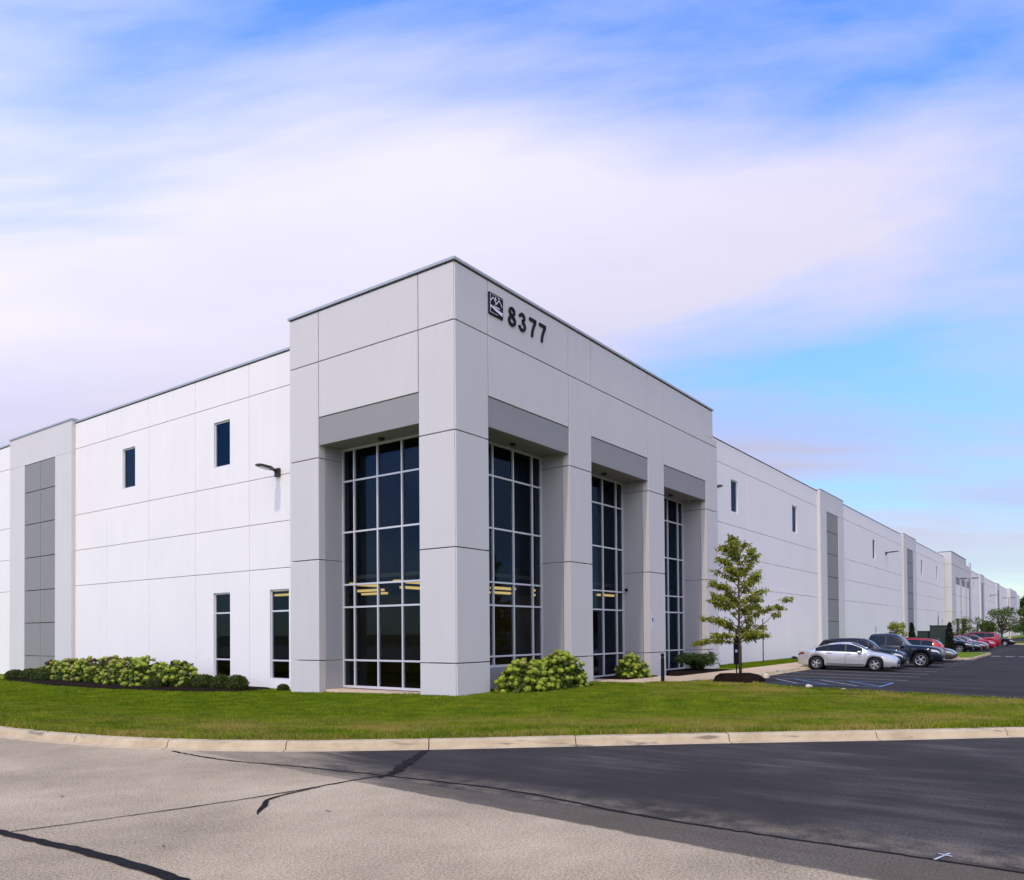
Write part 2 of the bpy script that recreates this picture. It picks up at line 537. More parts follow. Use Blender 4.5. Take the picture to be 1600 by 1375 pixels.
def glass_mat(name, tint, refl):
    mt = bpy.data.materials.new(name)
    mt.use_nodes = True
    nd, lk = mt.node_tree.nodes, mt.node_tree.links
    nd.remove(nd['Principled BSDF'])
    tr = nd.new('ShaderNodeBsdfTransparent')
    tr.inputs['Color'].default_value = (*tint, 1)
    gl = nd.new('ShaderNodeBsdfGlossy')
    gl.inputs['Color'].default_value = (*refl, 1)
    gl.inputs['Roughness'].default_value = 0.01
    fr = nd.new('ShaderNodeFresnel')
    # the pane is thin: the same reflectance on both of its faces (no total reflection on leaving)
    gm = nd.new('ShaderNodeNewGeometry')
    lk.new(math_node(nd, lk, 'ADD', 1.42, math_node(nd, lk, 'MULTIPLY', gm.outputs['Backfacing'], 1 / 1.42 - 1.42)), fr.inputs['IOR'])
    ms = nd.new('ShaderNodeMixShader')
    lk.new(fr.outputs[0], ms.inputs[0])
    lk.new(tr.outputs[0], ms.inputs[1])
    lk.new(gl.outputs[0], ms.inputs[2])
    lk.new(ms.outputs[0], nd['Material Output'].inputs[0])
    return mt


M_GLASS = glass_mat('tinted_glass', (0.56, 0.57, 0.54), (0.20, 0.34, 0.55))
M_CARGLASS = mat('car_glass', (0.010, 0.014, 0.015), 0.03, 0.0, spec=0.30)


def paint(name, col, metal=0.3, rough=0.32):
    dark = max(col) < 0.06 or col[0] > 4 * col[1]
    return mat('paint_' + name, col, rough, metal, coat=0.30 if dark else 0.8, spec=0.25 if dark else 0.5)


M_TYRE = mat('tyre_rubber', (0.010, 0.010, 0.010), 0.85)
M_RIM = mat('alloy_rim', (0.55, 0.55, 0.56), 0.3, 0.8)
M_RIMD = mat('dark_rim', (0.16, 0.16, 0.165), 0.35, 0.8)
M_UNDER = mat('underbody', (0.006, 0.006, 0.006), 0.9)
M_HEADL = mat('headlamp_glass', (0.42, 0.42, 0.43), 0.12, 0.2, coat=1.0)
M_TAILL = mat('tail_lamp_glass', (0.16, 0.008, 0.01), 0.2, coat=1.0)
M_CHROME = mat('chrome', (0.65, 0.65, 0.66), 0.15, 0.95)
M_PLATE = mat('number_plate', (0.45, 0.45, 0.42), 0.5)
M_TRIM = mat('black_trim', (0.010, 0.010, 0.011), 0.45)


# ------------------------------------------------------------------ mesh helpers
def empty(name, loc=(0, 0, 0), rz=0.0, label=None, cat=None, group=None):
    o = bpy.data.objects.new(name, None)
    COL.objects.link(o)
    o.location = loc
    o.rotation_euler = (0, 0, rz)
    o.empty_display_size = 0.2
    tag(o, label, cat, group)
    return o


def tag(o, label=None, cat=None, group=None, kind=None):
    if label:
        o['label'] = label
    if cat:
        o['category'] = cat
    if group:
        o['group'] = group
    if kind:
        o['kind'] = kind
    return o


def link_mesh(name, me, mt, parent=None):
    o = bpy.data.objects.new(name, me)
    COL.objects.link(o)
    if mt is not None and len(me.materials) == 0:
        me.materials.append(mt)
    if parent is not None:
        o.parent = parent
    return o


class MB:
    def __init__(self):
        self.v, self.f = [], []

    def add(self, vs_, fs_):
        k = len(self.v)
        self.v += [tuple(p) for p in vs_]
        self.f += [tuple(i + k for i in f) for f in fs_]
        return self

    def box(self, x0, x1, y0, y1, z0, z1):
        return self.add([(x0, y0, z0), (x1, y0, z0), (x1, y1, z0), (x0, y1, z0), (x0, y0, z1), (x1, y0, z1), (x1, y1, z1), (x0, y1, z1)],
                        [(0, 3, 2, 1), (4, 5, 6, 7), (0, 1, 5, 4), (1, 2, 6, 5), (2, 3, 7, 6), (3, 0, 4, 7)])

    def cbox(self, x0, x1, y0, y1, z0, z1, c):
        """box with chamfered vertical and top edges"""
        def ring(a, z):
            return [(x0 + a, y0 + c, z), (x0 + c, y0 + a, z), (x1 - c, y0 + a, z), (x1 - a, y0 + c, z),
                    (x1 - a, y1 - c, z), (x1 - c, y1 - a, z), (x0 + c, y1 - a, z), (x0 + a, y1 - c, z)]
        return self.rings([ring(0, z0), ring(0, z1 - c), ring(c * 0.7, z1)])

    def rings(self, rs, cap=True):
        n = len(rs[0])
        vs_ = [p for r in rs for p in r]
        fs_ = []
        for k in range(len(rs) - 1):
            for i in range(n):
                j = (i + 1) % n
                fs_.append((k * n + i, k * n + j, (k + 1) * n + j, (k + 1) * n + i))
        if cap:
            fs_.append(tuple(reversed(range(n))))
            fs_.append(tuple((len(rs) - 1) * n + i for i in range(n)))
        return self.add(vs_, fs_)

    def tube(self, pts, rad, n=8, cap=True):
        pts = [Vector(p) for p in pts]
        if isinstance(rad, (int, float)):
            rad = [rad] * len(pts)
        rs = []
        for i, p in enumerate(pts):
            d = (pts[min(i + 1, len(pts) - 1)] - pts[max(i - 1, 0)]).normalized()
            a = d.cross(Vector((0, 0, 1)))
            if a.length < 1e-3:
                a = d.cross(Vector((1, 0, 0)))
            a.normalize()
            b_ = d.cross(a).normalized()
            rs.append([tuple(p + (a * math.cos(2 * math.pi * k / n) + b_ * math.sin(2 * math.pi * k / n)) * rad[i]) for k in range(n)])
        return self.rings(rs, cap)

    def mesh(self, name, smooth=False, fix=True):
        me = bpy.data.meshes.new(name)
        me.from_pydata(self.v, [], self.f)
        if fix:
            bm = bmesh.new()
            bm.from_mesh(me)
            bmesh.ops.recalc_face_normals(bm, faces=bm.faces)
            bm.to_mesh(me)
            bm.free()
        if smooth:
            me.polygons.foreach_set('use_smooth', [True] * len(me.polygons))
        me.update()
        return me

    def build(self, name, mt, parent=None, smooth=False, fix=True):
        return link_mesh(name, self.mesh(name, smooth, fix), mt, parent)


def np_mesh(name, verts, faces_flat, nper, mt, parent=None, smooth=False):
    """fast mesh from numpy arrays, every face with nper corners"""
    me = bpy.data.meshes.new(name)
    nv = len(verts)
    nf = len(faces_flat) // nper
    me.vertices.add(nv)
    me.vertices.foreach_set('co', np.asarray(verts, np.float32).ravel())
    me.loops.add(nf * nper)
    me.loops.foreach_set('vertex_index', np.asarray(faces_flat, np.int32))
    me.polygons.add(nf)
    me.polygons.foreach_set('loop_start', np.arange(0, nf * nper, nper, dtype=np.int32))
    me.update(calc_edges=True)
    if smooth:
        me.polygons.foreach_set('use_smooth', [True] * nf)
    if mt:
        me.materials.append(mt)
    if name is None:
        return me
    o = bpy.data.objects.new(name, me)
    COL.objects.link(o)
    if parent:
        o.parent = parent
    return o


def copy_tree(o, parent=None):
    c = o.copy()
    COL.objects.link(c)
    c.parent = parent
    for ch in list(o.children):
        copy_tree(ch, c)
    return c


def catmull(pts, step=0.25):
    P = [Vector(p) for p in pts]
    P = [P[0] * 2 - P[1]] + P + [P[-1] * 2 - P[-2]]
    out = []
    for i in range(1, len(P) - 2):
        a, b_, c, d = P[i - 1], P[i], P[i + 1], P[i + 2]
        n = max(2, int((c - b_).length / step))
        for k in range(n):
            t = k / n
            out.append(0.5 * (2 * b_ + (c - a) * t + (2 * a - 5 * b_ + 4 * c - d) * t * t + (3 * b_ - a - 3 * c + d) * t ** 3))
    out.append(P[-2])
    return out


def lot_z(y):
    return -0.12 + 0.0145 * max(min(y, 2), -16)


# ------------------------------------------------------------------ ground sheets
g_ = MB().add([(-3000, -3000, -0.75), (3000, -3000, -0.75), (3000, 3000, -0.75), (-3000, 3000, -0.75)], [(0, 1, 2, 3)])
ground = g_.build('ground', mat('far_field_grass', (0.07, 0.11, 0.02), 0.9, var=0.3, vscale=0.1))
tag(ground, kind='structure')

# kerb line: front foot of the kerb (x, y, base z)
KP = [(-11.42, 90, 0), (-11.42, 40, 0), (-11.40, 14, 0), (-11.38, 5, 0), (-11.284, 0.757, 0), (-10.986, -1.562, 0), (-10.52, -3.157, 0), (-9.649, -4.848, 0),
      (-8.348, -6.497, 0), (-6.885, -8.149, 0), (-5.316, -9.942, 0), (-3.80, -11.74, 0), (-2.15, -13.56, 0), (-0.6, -15.3, 0),
      (0.9, -17.1, -0.02), (2.4, -18.5, -0.06), (4.4, -19.0, -0.15), (6.5, -18.2, -0.26), (7.8, -15.9, -0.335), (8.2, -12.5, -0.31), (8.35, -9, -0.26),
      (8.7, -7.0, -0.23), (9.3, -5.9, -0.21), (10.6, -4.9, -0.195), (12.4, -4.15, -0.18), (15.0, -3.72, -0.172), (19, -3.5, -0.17), (38.0, -3.5, -0.17)]
kp = catmull(KP, 0.25)


def path_frames(path):
    fr = []
    for i, p in enumerate(path):
        d = path[min(i + 1, len(path) - 1)] - path[max(i - 1, 0)]
        d.z = 0
        d.normalize()
        fr.append((p, d, Vector((-d.y, d.x, 0))))     # left of travel = inside (lawn)
    return fr


kf = path_frames(kp)
arc = [0.0]
for i in range(1, len(kp)):
    arc.append(arc[-1] + (kp[i] - kp[i - 1]).length)


def arc_at(x, y):
    i = min(range(len(kp)), key=lambda k: (kp[k].x - x) ** 2 + (kp[k].y - y) ** 2)
    return arc[i]


# kerb joints seen in the photograph, then every 3 m
JX = [(-11.30, 1.0), (-11.02, -1.4), (-10.52, -3.157), (-9.649, -4.848), (-8.348, -6.497), (-6.885, -8.149), (-5.316, -9.942), (-3.85, -11.75), (-2.28, -13.4)]
joints = [arc_at(*p) for p in JX]
a0 = joints[0]
while a0 > 3.2:
    a0 -= 3.0
    joints.append(a0)
a0 = max(joints)
while a0 < arc[-1] - 3.2:
    a0 += 3.0
    joints.append(a0)
joints = sorted([0.0] + joints + [arc[-1]])

kerb_root = empty('kerb', kp[0])
tag(kerb_root, kind='structure')
kerb_root['label'] = 'pale concrete kerb curving round the lawn'
kerb_root.location = (0, 0, 0)


def interp_path(s):
    import bisect
    i = max(1, min(len(arc) - 1, bisect.bisect_left(arc, s)))
    t = (s - arc[i - 1]) / max(1e-9, arc[i] - arc[i - 1])
    p = kp[i - 1].lerp(kp[i], t)
    d = (kf[i - 1][1].lerp(kf[i][1], t)).normalized()
    return p, d, Vector((-d.y, d.x, 0))


KH = 0.125
for a, b_ in zip(joints[:-1], joints[1:]):
    if b_ - a < 0.15:
        continue
    n = max(2, int((b_ - a) / 0.35))
    rs = []
    for k in range(n + 1):
        s = a + 0.008 + (b_ - a - 0.016) * k / n
        p, d, nl = interp_path(s)
        prof = [(-0.10, -0.12), (-0.10, 0.004), (-0.085, 0.010), (0.0, 0.016), (0.035, 0.10), (0.055, KH - 0.006), (0.075, KH), (0.20, KH + 0.004), (0.215, KH - 0.012), (0.215, -0.12)]
        jit = random.uniform(-0.003, 0.003)
        rs.append([tuple(p + nl * u + Vector((0, 0, w + jit))) for u, w in prof])
    MB().rings(rs).build('kerb_stone', M_KERB, kerb_root)

# lawn polygon
inner = [p + nl * 0.19 for p, d, nl in kf if p.x < 12.5 or p.y < -4.2]
lawn_poly = [Vector((p.x, p.y)) for p in inner]
lawn_poly += [Vector(q) for q in [(9.6, -3.0), (8.6, -2.1), (7.75, -1.75), (7.6, 0.4), (1.2, 0.5), (0.45, 1.2), (0.5, 6.9), (1.1, 7.2), (1.1, 90)]]
lpx = np.array([p.x for p in lawn_poly])
lpy = np.array([p.y for p in lawn_poly])


def inside(px, py):
    c = np.zeros(len(px), bool)
    j = len(lpx) - 1
    for i in range(len(lpx)):
        cond = ((lpy[i] > py) != (lpy[j] > py)) & (px < (lpx[j] - lpx[i]) * (py - lpy[i]) / (lpy[j] - lpy[i] + 1e-12) + lpx[i])
        c ^= cond
        j = i
    return c


kxy = np.array([(p.x, p.y) for p in kp])
kz = np.array([p.z for p in kp])


def lawn_z(px, py):
    px = np.atleast_1d(np.asarray(px, float))
    py = np.atleast_1d(np.asarray(py, float))
    d = np.empty(len(px))
    bz = np.empty(len(px))
    for s in range(0, len(px), 4000):
        dx = px[s:s + 4000, None] - kxy[None, :, 0]
        dy = py[s:s + 4000, None] - kxy[None, :, 1]
        q = dx * dx + dy * dy
        i = q.argmin(1)
        d[s:s + 4000] = np.sqrt(q[np.arange(len(i)), i])
        bz[s:s + 4000] = kz[i]
    t = np.clip((d - 0.2) / 6.5, 0, 1)
    t = t * t * (3 - 2 * t)
    zb = -0.085 - 0.15 * np.clip((py - 0.5) / 6.5, 0, 1)
    z0 = bz + KH
    return z0 * (1 - t) + zb * t + 0.012 * np.sin(px * 0.9) * np.cos(py * 0.7), d


gx, gy = np.meshgrid(np.arange(-11.5, 13, 0.5), np.concatenate([np.arange(-19, 34, 0.5), np.arange(34, 90, 3.0)]))
gx, gy = gx.ravel(), gy.ravel()
ok = inside(gx, gy)
gx, gy = gx[ok], gy[ok]
pts = [Vector(p) for p in lawn_poly] + [Vector((x, y)) for x, y in zip(gx, gy)]
nb_ = len(lawn_poly)
res = delaunay_2d_cdt(pts, [(i, (i + 1) % nb_) for i in range(nb_)], [], 1, 1e-4)
vx = np.array([p.x for p in res[0]])
vy = np.array([p.y for p in res[0]])
vz, vd = lawn_z(vx, vy)
tri = [f for f in res[2] if len(f) == 3]
lawn = np_mesh('lawn', np.stack([vx, vy, vz], 1), np.array(tri).ravel(), 3, M_GRASS, smooth=True)
tag(lawn, kind='structure')


def dryness(x, y, d):
    dr = np.clip(1.35 - d / 4.2, 0.12, 1) * np.clip((-(y) + 4) / 6, 0.35, 1)
    dr = np.maximum(dr, np.clip((x - 1) / 8, 0, 0.6) * (y < -4))
    return dr


def set_dry(o, vals):
    a = o.data.attributes.new('dry', 'FLOAT', 'POINT')
    a.data.foreach_set('value', np.asarray(vals, np.float32))


set_dry(lawn, dryness(vx, vy, vd))

# grass blades, one mass nobody could count
NT = 210000
tx = rng.uniform(-11.5, 10.5, NT * 3)
ty = rng.uniform(-17.5, 26, NT * 3)
camd = np.hypot(tx + 17, ty + 14.35)
keep = rng.uniform(0, 1, len(tx)) < np.clip((15.0 / camd) ** 1.6, 0.08, 1)
# only the wedge that the camera could plausibly see
ang = np.degrees(np.arctan2(ty + 14.35, tx + 17))
keep &= (ang > -6) & (ang < 80) & inside(tx, ty)
tx, ty = tx[keep][:NT], ty[keep][:NT]
tz, td = lawn_z(tx, ty)
nbl = 4
bx = np.repeat(tx, nbl) + rng.normal(0, 0.02, len(tx) * nbl)
by = np.repeat(ty, nbl) + rng.normal(0, 0.02, len(tx) * nbl)
bz = np.repeat(tz, nbl)
bd = np.repeat(td, nbl)
hgt = rng.uniform(0.022, 0.058, len(bx)) * (1 + 0.9 * (bd < 0.42))
th = rng.uniform(0, 2 * np.pi, len(bx))
wd = rng.uniform(0.004, 0.008, len(bx)) * np.clip(np.hypot(bx + 17, by + 14.35) / 12, 1, 2.2)
lean = rng.uniform(0.0, 0.035, len(bx)) * (1 + 1.2 * (bd < 0.35))
lt = rng.uniform(0, 2 * np.pi, len(bx))
v0 = np.stack([bx - wd * np.cos(th), by - wd * np.sin(th), bz - 0.01], 1)
v1 = np.stack([bx + wd * np.cos(th), by + wd * np.sin(th), bz - 0.01], 1)
v2 = np.stack([bx + lean * np.cos(lt), by + lean * np.sin(lt), bz + hgt], 1)
gv = np.stack([v0, v1, v2], 1).reshape(-1, 3)
grass = np_mesh('grass', gv, np.arange(len(gv)), 3, M_BLADE)
set_dry(grass, np.repeat(dryness(bx, by, bd), 3))
tag(grass, 'short green and straw coloured grass blades on the lawn', 'grass', kind='stuff')

# road (old and sealed asphalt) outside the kerb
rp = [Vector((p.x - nl.x * 0.07, p.y - nl.y * 0.07)) for p, d, nl in kf if p.x < 2.0 or p.y > 20][::3]
rp = [p for p in rp if p.y > -18.6]
rpoly = [Vector((-60, 90))] + rp + [Vector((2.0, -18.6)), Vector((2.0, -60)), Vector((-60, -60))]
res = delaunay_2d_cdt(rpoly, [(i, (i + 1) % len(rpoly)) for i in range(len(rpoly))], [], 1, 1e-4)
road = np_mesh('road', np.array([(p.x, p.y, 0.0) for p in res[0]]), np.array([f for f in res[2] if len(f) == 3]).ravel(), 3, M_ROAD)
tag(road, kind='structure')
drv = MB()
for y0, y1 in ((-60, -30), (-30, -16.0)):
    drv.add([(1.99, y0, 0.004), (9.0, y0, lot_z(-16) + 0.004), (9.0, y1, lot_z(-16) + 0.004), (1.99, y1, 0.004)], [(0, 1, 2, 3)])
tag(drv.build('driveway', M_LOT), kind='structure')

lot = MB()
ys = [-60, -16, -12, -8, -5, -3.42]
xs = [7.4, 12, 20, 40, 80, 140, 300]
for i in range(len(xs) - 1):
    for j in range(len(ys) - 1):
        q = [(xs[i], ys[j]), (xs[i + 1], ys[j]), (xs[i + 1], ys[j + 1]), (xs[i], ys[j + 1])]
        lot.add([(x, y, lot_z(y)) for x, y in q], [(0, 1, 2, 3)])
lot = lot.build('parking_lot', M_LOT)
tag(lot, kind='structure')


# tar-filled cracks on the road
def ribbon(name, path, widths, z, mt, parent, jag=0.25):
    pl = catmull([(x, y, z) for x, y in path], 0.09)
    n = len(pl)
    mb = MB()
    vs_ = []
    for i, (p, d, nl) in enumerate(path_frames(pl)):
        t = i / (n - 1) * (len(widths) - 1)
        k = min(int(t), len(widths) - 2)
        w = widths[k] + (widths[k + 1] - widths[k]) * (t - k)
        off = random.gauss(0, w * jag * 0.5)
        w1, w2 = w * random.uniform(1 - jag, 1 + jag), w * random.uniform(1 - jag, 1 + jag)
        vs_ += [p + nl * (off + w1 / 2), p + nl * (off - w2 / 2)]
    mb.add(vs_, [(2 * i, 2 * i + 1, 2 * i + 3, 2 * i + 2) for i in range(n - 1)])
    return mb.build(name, mt, parent, fix=False)


ribbon('crack_seal', [(-10.60, -3.45), (-10.66, -4.2), (-10.66, -5.0), (-10.45, -6.2), (-10.29, -7.5), (-10.17, -9.3), (-10.42, -11.0), (-10.48, -12.2), (-10.47, -13.2), (-10.48, -14.0), (-10.5, -18)],
       [0.05, 0.035, 0.04, 0.05, 0.035, 0.03, 0.03], 0.005, M_TAR, road, 0.35)
ribbon('crack_seal', [(-14.05, -6.76), (-13.5, -6.93), (-12.7, -7.147), (-11.8, -7.345), (-11.0, -7.43), (-10.63, -7.46), (-10.27, -7.56)], [0.02, 0.02, 0.022, 0.03, 0.045], 0.006, M_TAR, road, 0.35)
ribbon('crack_seal', [(-10.45, -7.60), (-10.1, -7.5), (-9.6, -7.22), (-9.1, -6.92), (-8.52, -6.60)], [0.03, 0.14, 0.16, 0.12, 0.10], 0.007, M_TAR, road, 0.25)
ribbon('crack_seal', [(-12.42, -8.01), (-12.3, -7.87), (-12.164, -7.735), (-11.95, -7.55), (-11.72, -7.47), (-11.19, -7.44)], [0.01, 0.05, 0.06, 0.045, 0.03, 0.02], 0.008, M_TAR, road, 0.3)
ribbon('crack_seal', [(-14.15, -5.6), (-14.12, -6.2), (-14.107, -6.705), (-14.05, -7.3), (-13.99, -7.84), (-13.966, -8.4), (-13.954, -8.92), (-13.98, -9.5), (-14.0, -10.5)],
       [0.07, 0.085, 0.095, 0.105, 0.11, 0.11, 0.11], 0.009, M_TAR, road, 0.12)
for (x, y, l, a) in [(-11.95, -8.5, 0.12, 1.2), (-13.1, -5.6, 0.14, 1.1), (-13.55, -8.35, 0.08, 0.9), (-11.6, -9.9, 0.05, 0.2)]:
    ribbon('asphalt_scar', [(x, y), (x + l * 0.3 * math.cos(a), y + l * 0.3 * math.sin(a)), (x + l * 0.6 * math.cos(a + .3), y + l * 0.6 * math.sin(a + .3)), (x + l * math.cos(a), y + l * math.sin(a))], [0.003, 0.012, 0.008, 0.002], 0.004, M_TAR, road, 0.7)
# hairline cracks
for path in ([(-12.9, -5.8), (-12.7, -6.05), (-12.62, -6.2), (-12.45, -6.3)], [(-13.25, -8.0), (-12.95, -8.1), (-12.7, -8.02), (-12.45, -8.12)]):
    ribbon('hairline_crack', path, [0.002, 0.004, 0.002], 0.004, M_TAR, road, 0.6)
xm = empty('paint_mark', (-10.33, -13.48, 0), 0, 'white sprayed cross on the dark asphalt near the seam', 'mark')
for (p, q, w) in (((-0.15, 0.044), (0.10, -0.025), 0.02), ((0.04, 0.045), (0.0, -0.055), 0.022)):
    d = Vector((q[0] - p[0], q[1] - p[1])).normalized()
    nn = Vector((-d.y, d.x)) * w / 2
    z = 0.006 if w < 0.021 else 0.009
    MB().add([(p[0] + nn.x, p[1] + nn.y, z), (p[0] - nn.x, p[1] - nn.y, z), (q[0] - nn.x, q[1] - nn.y, z), (q[0] + nn.x, q[1] + nn.y, z)], [(0, 1, 2, 3)]).build('stroke', mat('worn_spray_paint', (0.42, 0.42, 0.43), 0.9, var=0.4, vscale=30), xm)

# walkway: slabs along the long wall and into the second bay
walk = empty('walkway')
tag(walk, kind='structure')
ZW = -0.07


def slab(x0, x1, y0, y1, name='paving_slab'):
    MB().cbox(x0 + 0.008, x1 - 0.008, y0 + 0.008, y1 - 0.008, ZW - 0.15, ZW, 0.008).build(name, M_CONC, walk)


x = 13.2
while x < 37.5:
    slab(x, x + 2.0, -3.30, -1.2)
    x += 2.0
slab(10.9, 13.2, -3.75, -1.2)
slab(9.2, 10.9, -2.7, -1.2)
slab(7.75, 9.2, -1.75, -0.25)
slab(9.2, 12.3, -1.2, -0.55)
slab(7.75, 9.2, -0.25, 0.9)
# wedge-shaped slabs where the walk meets the curved kerb
for quad in ([(13.2, -3.75), (16.0, -3.47), (16.0, -3.31), (13.2, -3.31)],):
    v = [(a, b_, ZW - 0.002) for a, b_ in quad]
    MB().add(v + [(a, b_, ZW - 0.15) for a, b_ in quad], [(0, 1, 2, 3), (4, 7, 6, 5), (0, 4, 5, 1), (1, 5, 6, 2), (2, 6, 7, 3), (3, 7, 4, 0)]).build('paving_slab', M_CONC, walk)

# planting strip between the walk and the wall
strip = MB()
for a, b_ in zip(range(19, 101, 2), range(21, 103, 2)):
    strip.add([(a, -1.2, ZW - 0.02), (b_, -1.2, ZW - 0.02), (b_, 0.95, -0.05), (a, 0.95, -0.05)], [(0, 1, 2, 3)])
strip.add([(38, -3.4, -0.06), (103, -3.4, -0.06), (103, -1.2, ZW - 0.02), (38, -1.2, ZW - 0.02)], [(0, 1, 2, 3)])
strip.add([(103, -3.4, -0.06), (270, -3.4, -0.06), (270, 0.9, -0.05), (103, 0.9, -0.05)], [(0, 1, 2, 3)])
strip = strip.build('grass_verge', M_GRASS)
tag(strip, kind='structure')
n = 26000
sx = 19.9 + rng.uniform(0, 1, n) ** 1.5 * 24
sy = rng.uniform(-1.2, 0.85, n)
sh = rng.uniform(0.03, 0.09, n)
st_ = rng.uniform(0, 2 * np.pi, n)
sw = rng.uniform(0.010, 0.018, n)
szb = np.interp(sy, [-1.2, 0.95], [ZW - 0.03, -0.06])
gv = np.stack([np.stack([sx - sw * np.cos(st_), sy - sw * np.sin(st_), szb], 1), np.stack([sx + sw * np.cos(st_), sy + sw * np.sin(st_), szb], 1),
               np.stack([sx + rng.normal(0, .02, n), sy + rng.normal(0, .02, n), szb + sh], 1)], 1).reshape(-1, 3)
vg = np_mesh('verge_grass', gv, np.arange(len(gv)), 3, M_BLADE)
tag(vg, 'strip of green grass blades between the walk and the long wall', 'grass', kind='stuff')

# parking markings
mk = empty('parking_markings')
tag(mk, kind='structure')


def stripe(x0, y0, x1, y1, w, mt, name='painted_line', dz=0.004, parent=None):
    d = Vector((x1 - x0, y1 - y0)).normalized()
    nn = Vector((-d.y, d.x)) * w / 2
    MB().add([(x0 + nn.x, y0 + nn.y, lot_z(y0 + nn.y) + dz), (x0 - nn.x, y0 - nn.y, lot_z(y0 - nn.y) + dz), (x1 - nn.x, y1 - nn.y, lot_z(y1 - nn.y) + dz), (x1 + nn.x, y1 + nn.y, lot_z(y1 + nn.y) + dz)],
             [(0, 1, 2, 3)]).build(name, mt, parent or mk, fix=False)


for i, sx_ in enumerate([16.45, 19.0, 21.5, 24.05, 26.6, 29.2, 31.8, 34.4, 37.0, 39.6]):
    stripe(sx_, -3.75, sx_, -8.85, 0.10, M_LINE)
for i in range(8):
    stripe(58 + i * 2.7, -3.75, 58 + i * 2.7, -8.85, 0.10, M_LINE)
# blue accessible bay outline with hatching
for (a, b_, c, d, mm) in [(12.1, -4.9, 12.1, -8.6, M_BLUE), (14.75, -4.4, 14.75, -8.6, M_BLUE), (12.16, -8.65, 14.69, -8.65, M_BLUE),
                          (12.22, -7.95, 14.63, -6.1, M_LINE), (12.22, -6.95, 14.63, -5.1, M_BLUE), (12.6, -8.55, 14.63, -7.1, M_BLUE), (12.25, -5.9, 14.2, -4.5, M_LINE)]:
    stripe(a, b_, c, d, 0.09, mm)
for y in (-8.9, -9.75, -10.6, -11.45, -12.3):
    stripe(49.9, y - 0.0, 49.9, y - 0.6, 0.35, M_LINEB)

# ------------------------------------------------------------------ the building
bld = empty('warehouse_building', (0, 0, 0), 0, 'long white warehouse with a grey corner entrance tower', 'building')


def mapper(axis, face):
    if axis == 'L':
        return lambda a, z, d: (face + d, a, z)
    return lambda a, z, d: (a, face + d, z)


def panel(axis, face, a0, a1, z0, z1, mt, depth=0.19, gap=0.010, ch=0.016, hole=None, name='wall_panel', parent=None):
    mp = mapper(axis, face)
    a0, a1, z0, z1 = a0 + gap, a1 - gap, z0 + gap, z1 - gap
    mb = MB()

    def rect(a, b_, c, d, dep):
        return [mp(a, c, dep), mp(b_, c, dep), mp(b_, d, dep), mp(a, d, dep)]
    r0 = rect(a0 + ch, a1 - ch, z0 + ch, z1 - ch, 0.0)
    r1 = rect(a0, a1, z0, z1, ch)
    r2 = rect(a0, a1, z0, z1, depth)
    vs_ = r0 + r1 + r2
    fs_ = []
    for k in range(4):
        j = (k + 1) % 4
        fs_.append((k, j, 4 + j, 4 + k))
        fs_.append((4 + k, 4 + j, 8 + j, 8 + k))
    if hole:
        h0, h1, hz0, hz1 = hole
        vs_ += rect(h0, h1, hz0, hz1, 0.0) + rect(h0, h1, hz0, hz1, depth)
        for k in range(4):
            j = (k + 1) % 4
            fs_.append((k, j, 12 + j, 12 + k))
            fs_.append((12 + k, 12 + j, 16 + j, 16 + k))
            fs_.append((8 + k, 8 + j, 16 + j, 16 + k))
    else:
        fs_ += [(0, 1, 2, 3), (8, 9, 10, 11)]
    mb.add(vs_, fs_)
    return mb.build(name, mt, parent or bld)


def bar(mb, axis, face, a0, a1, z0, z1, d0, d1):
    mp = mapper(axis, face)
    p, q = mp(a0, z0, d0), mp(a1, z1, d1)
    mb.box(min(p[0], q[0]), max(p[0], q[0]), min(p[1], q[1]), max(p[1], q[1]), min(p[2], q[2]), max(p[2], q[2]))


def wall_window(axis, face, a0, a1, z0, z1, rows=()):
    """aluminium frame in the wall opening, with panes and cross bars"""
    fw = 0.055
    mb = MB()
    bar(mb, axis, face, a0 + 0.002, a0 + fw, z0 + 0.002, z1 - 0.002, 0.06, 0.15)
    bar(mb, axis, face, a1 - fw, a1 - 0.002, z0 + 0.002, z1 - 0.002, 0.06, 0.15)
    bar(mb, axis, face, a0 + fw, a1 - fw, z0 + 0.002, z0 + fw, 0.062, 0.148)
    bar(mb, axis, face, a0 + fw, a1 - fw, z1 - fw, z1 - 0.002, 0.062, 0.148)
    w = mb.build('window', M_ALU, bld)
    for z in rows:
        mb = MB()
        bar(mb, axis, face, a0 + fw, a1 - fw, z - 0.03, z + 0.03, 0.064, 0.146)
        mb.build('cross_bar', M_ALU, w)
    zs = [z0 + fw] + list(rows) + [z1 - fw]
    for k in range(len(zs) - 1):
        mb = MB()
        bar(mb, axis, face, a0 + fw - 0.01, a1 - fw + 0.01, zs[k] + (0.03 if k else -0.01), zs[k + 1] - (0.03 if k < len(zs) - 2 else -0.01), 0.100, 0.106)
        mb.build('pane', M_GLASS, w)
    return w


ZT = 12.369
J1, J2, J3, J4 = 10.694, 7.527, 4.175, 0.855
LT, LB = 8.844, 7.917
ZB = -0.6
GL, GR = 1.06, 1.22            # glass set-back on the two faces
A = [0.0, 1.41, 5.86, 7.345]
B = [0.0, 1.565, 6.13, 7.675, 12.25, 13.785, 18.365, 19.83]


def pillar(axis, face, a0, a1, c0=0.0, c1=0.0):
    for z0, z1 in ((ZB, J4), (J4, J3), (J3, J2), (J2, J1), (J1, ZT)):
        panel(axis, face, a0 + c0, a1 - c1, z0, z1, M_GREY, 0.28, 0.015, 0.009)


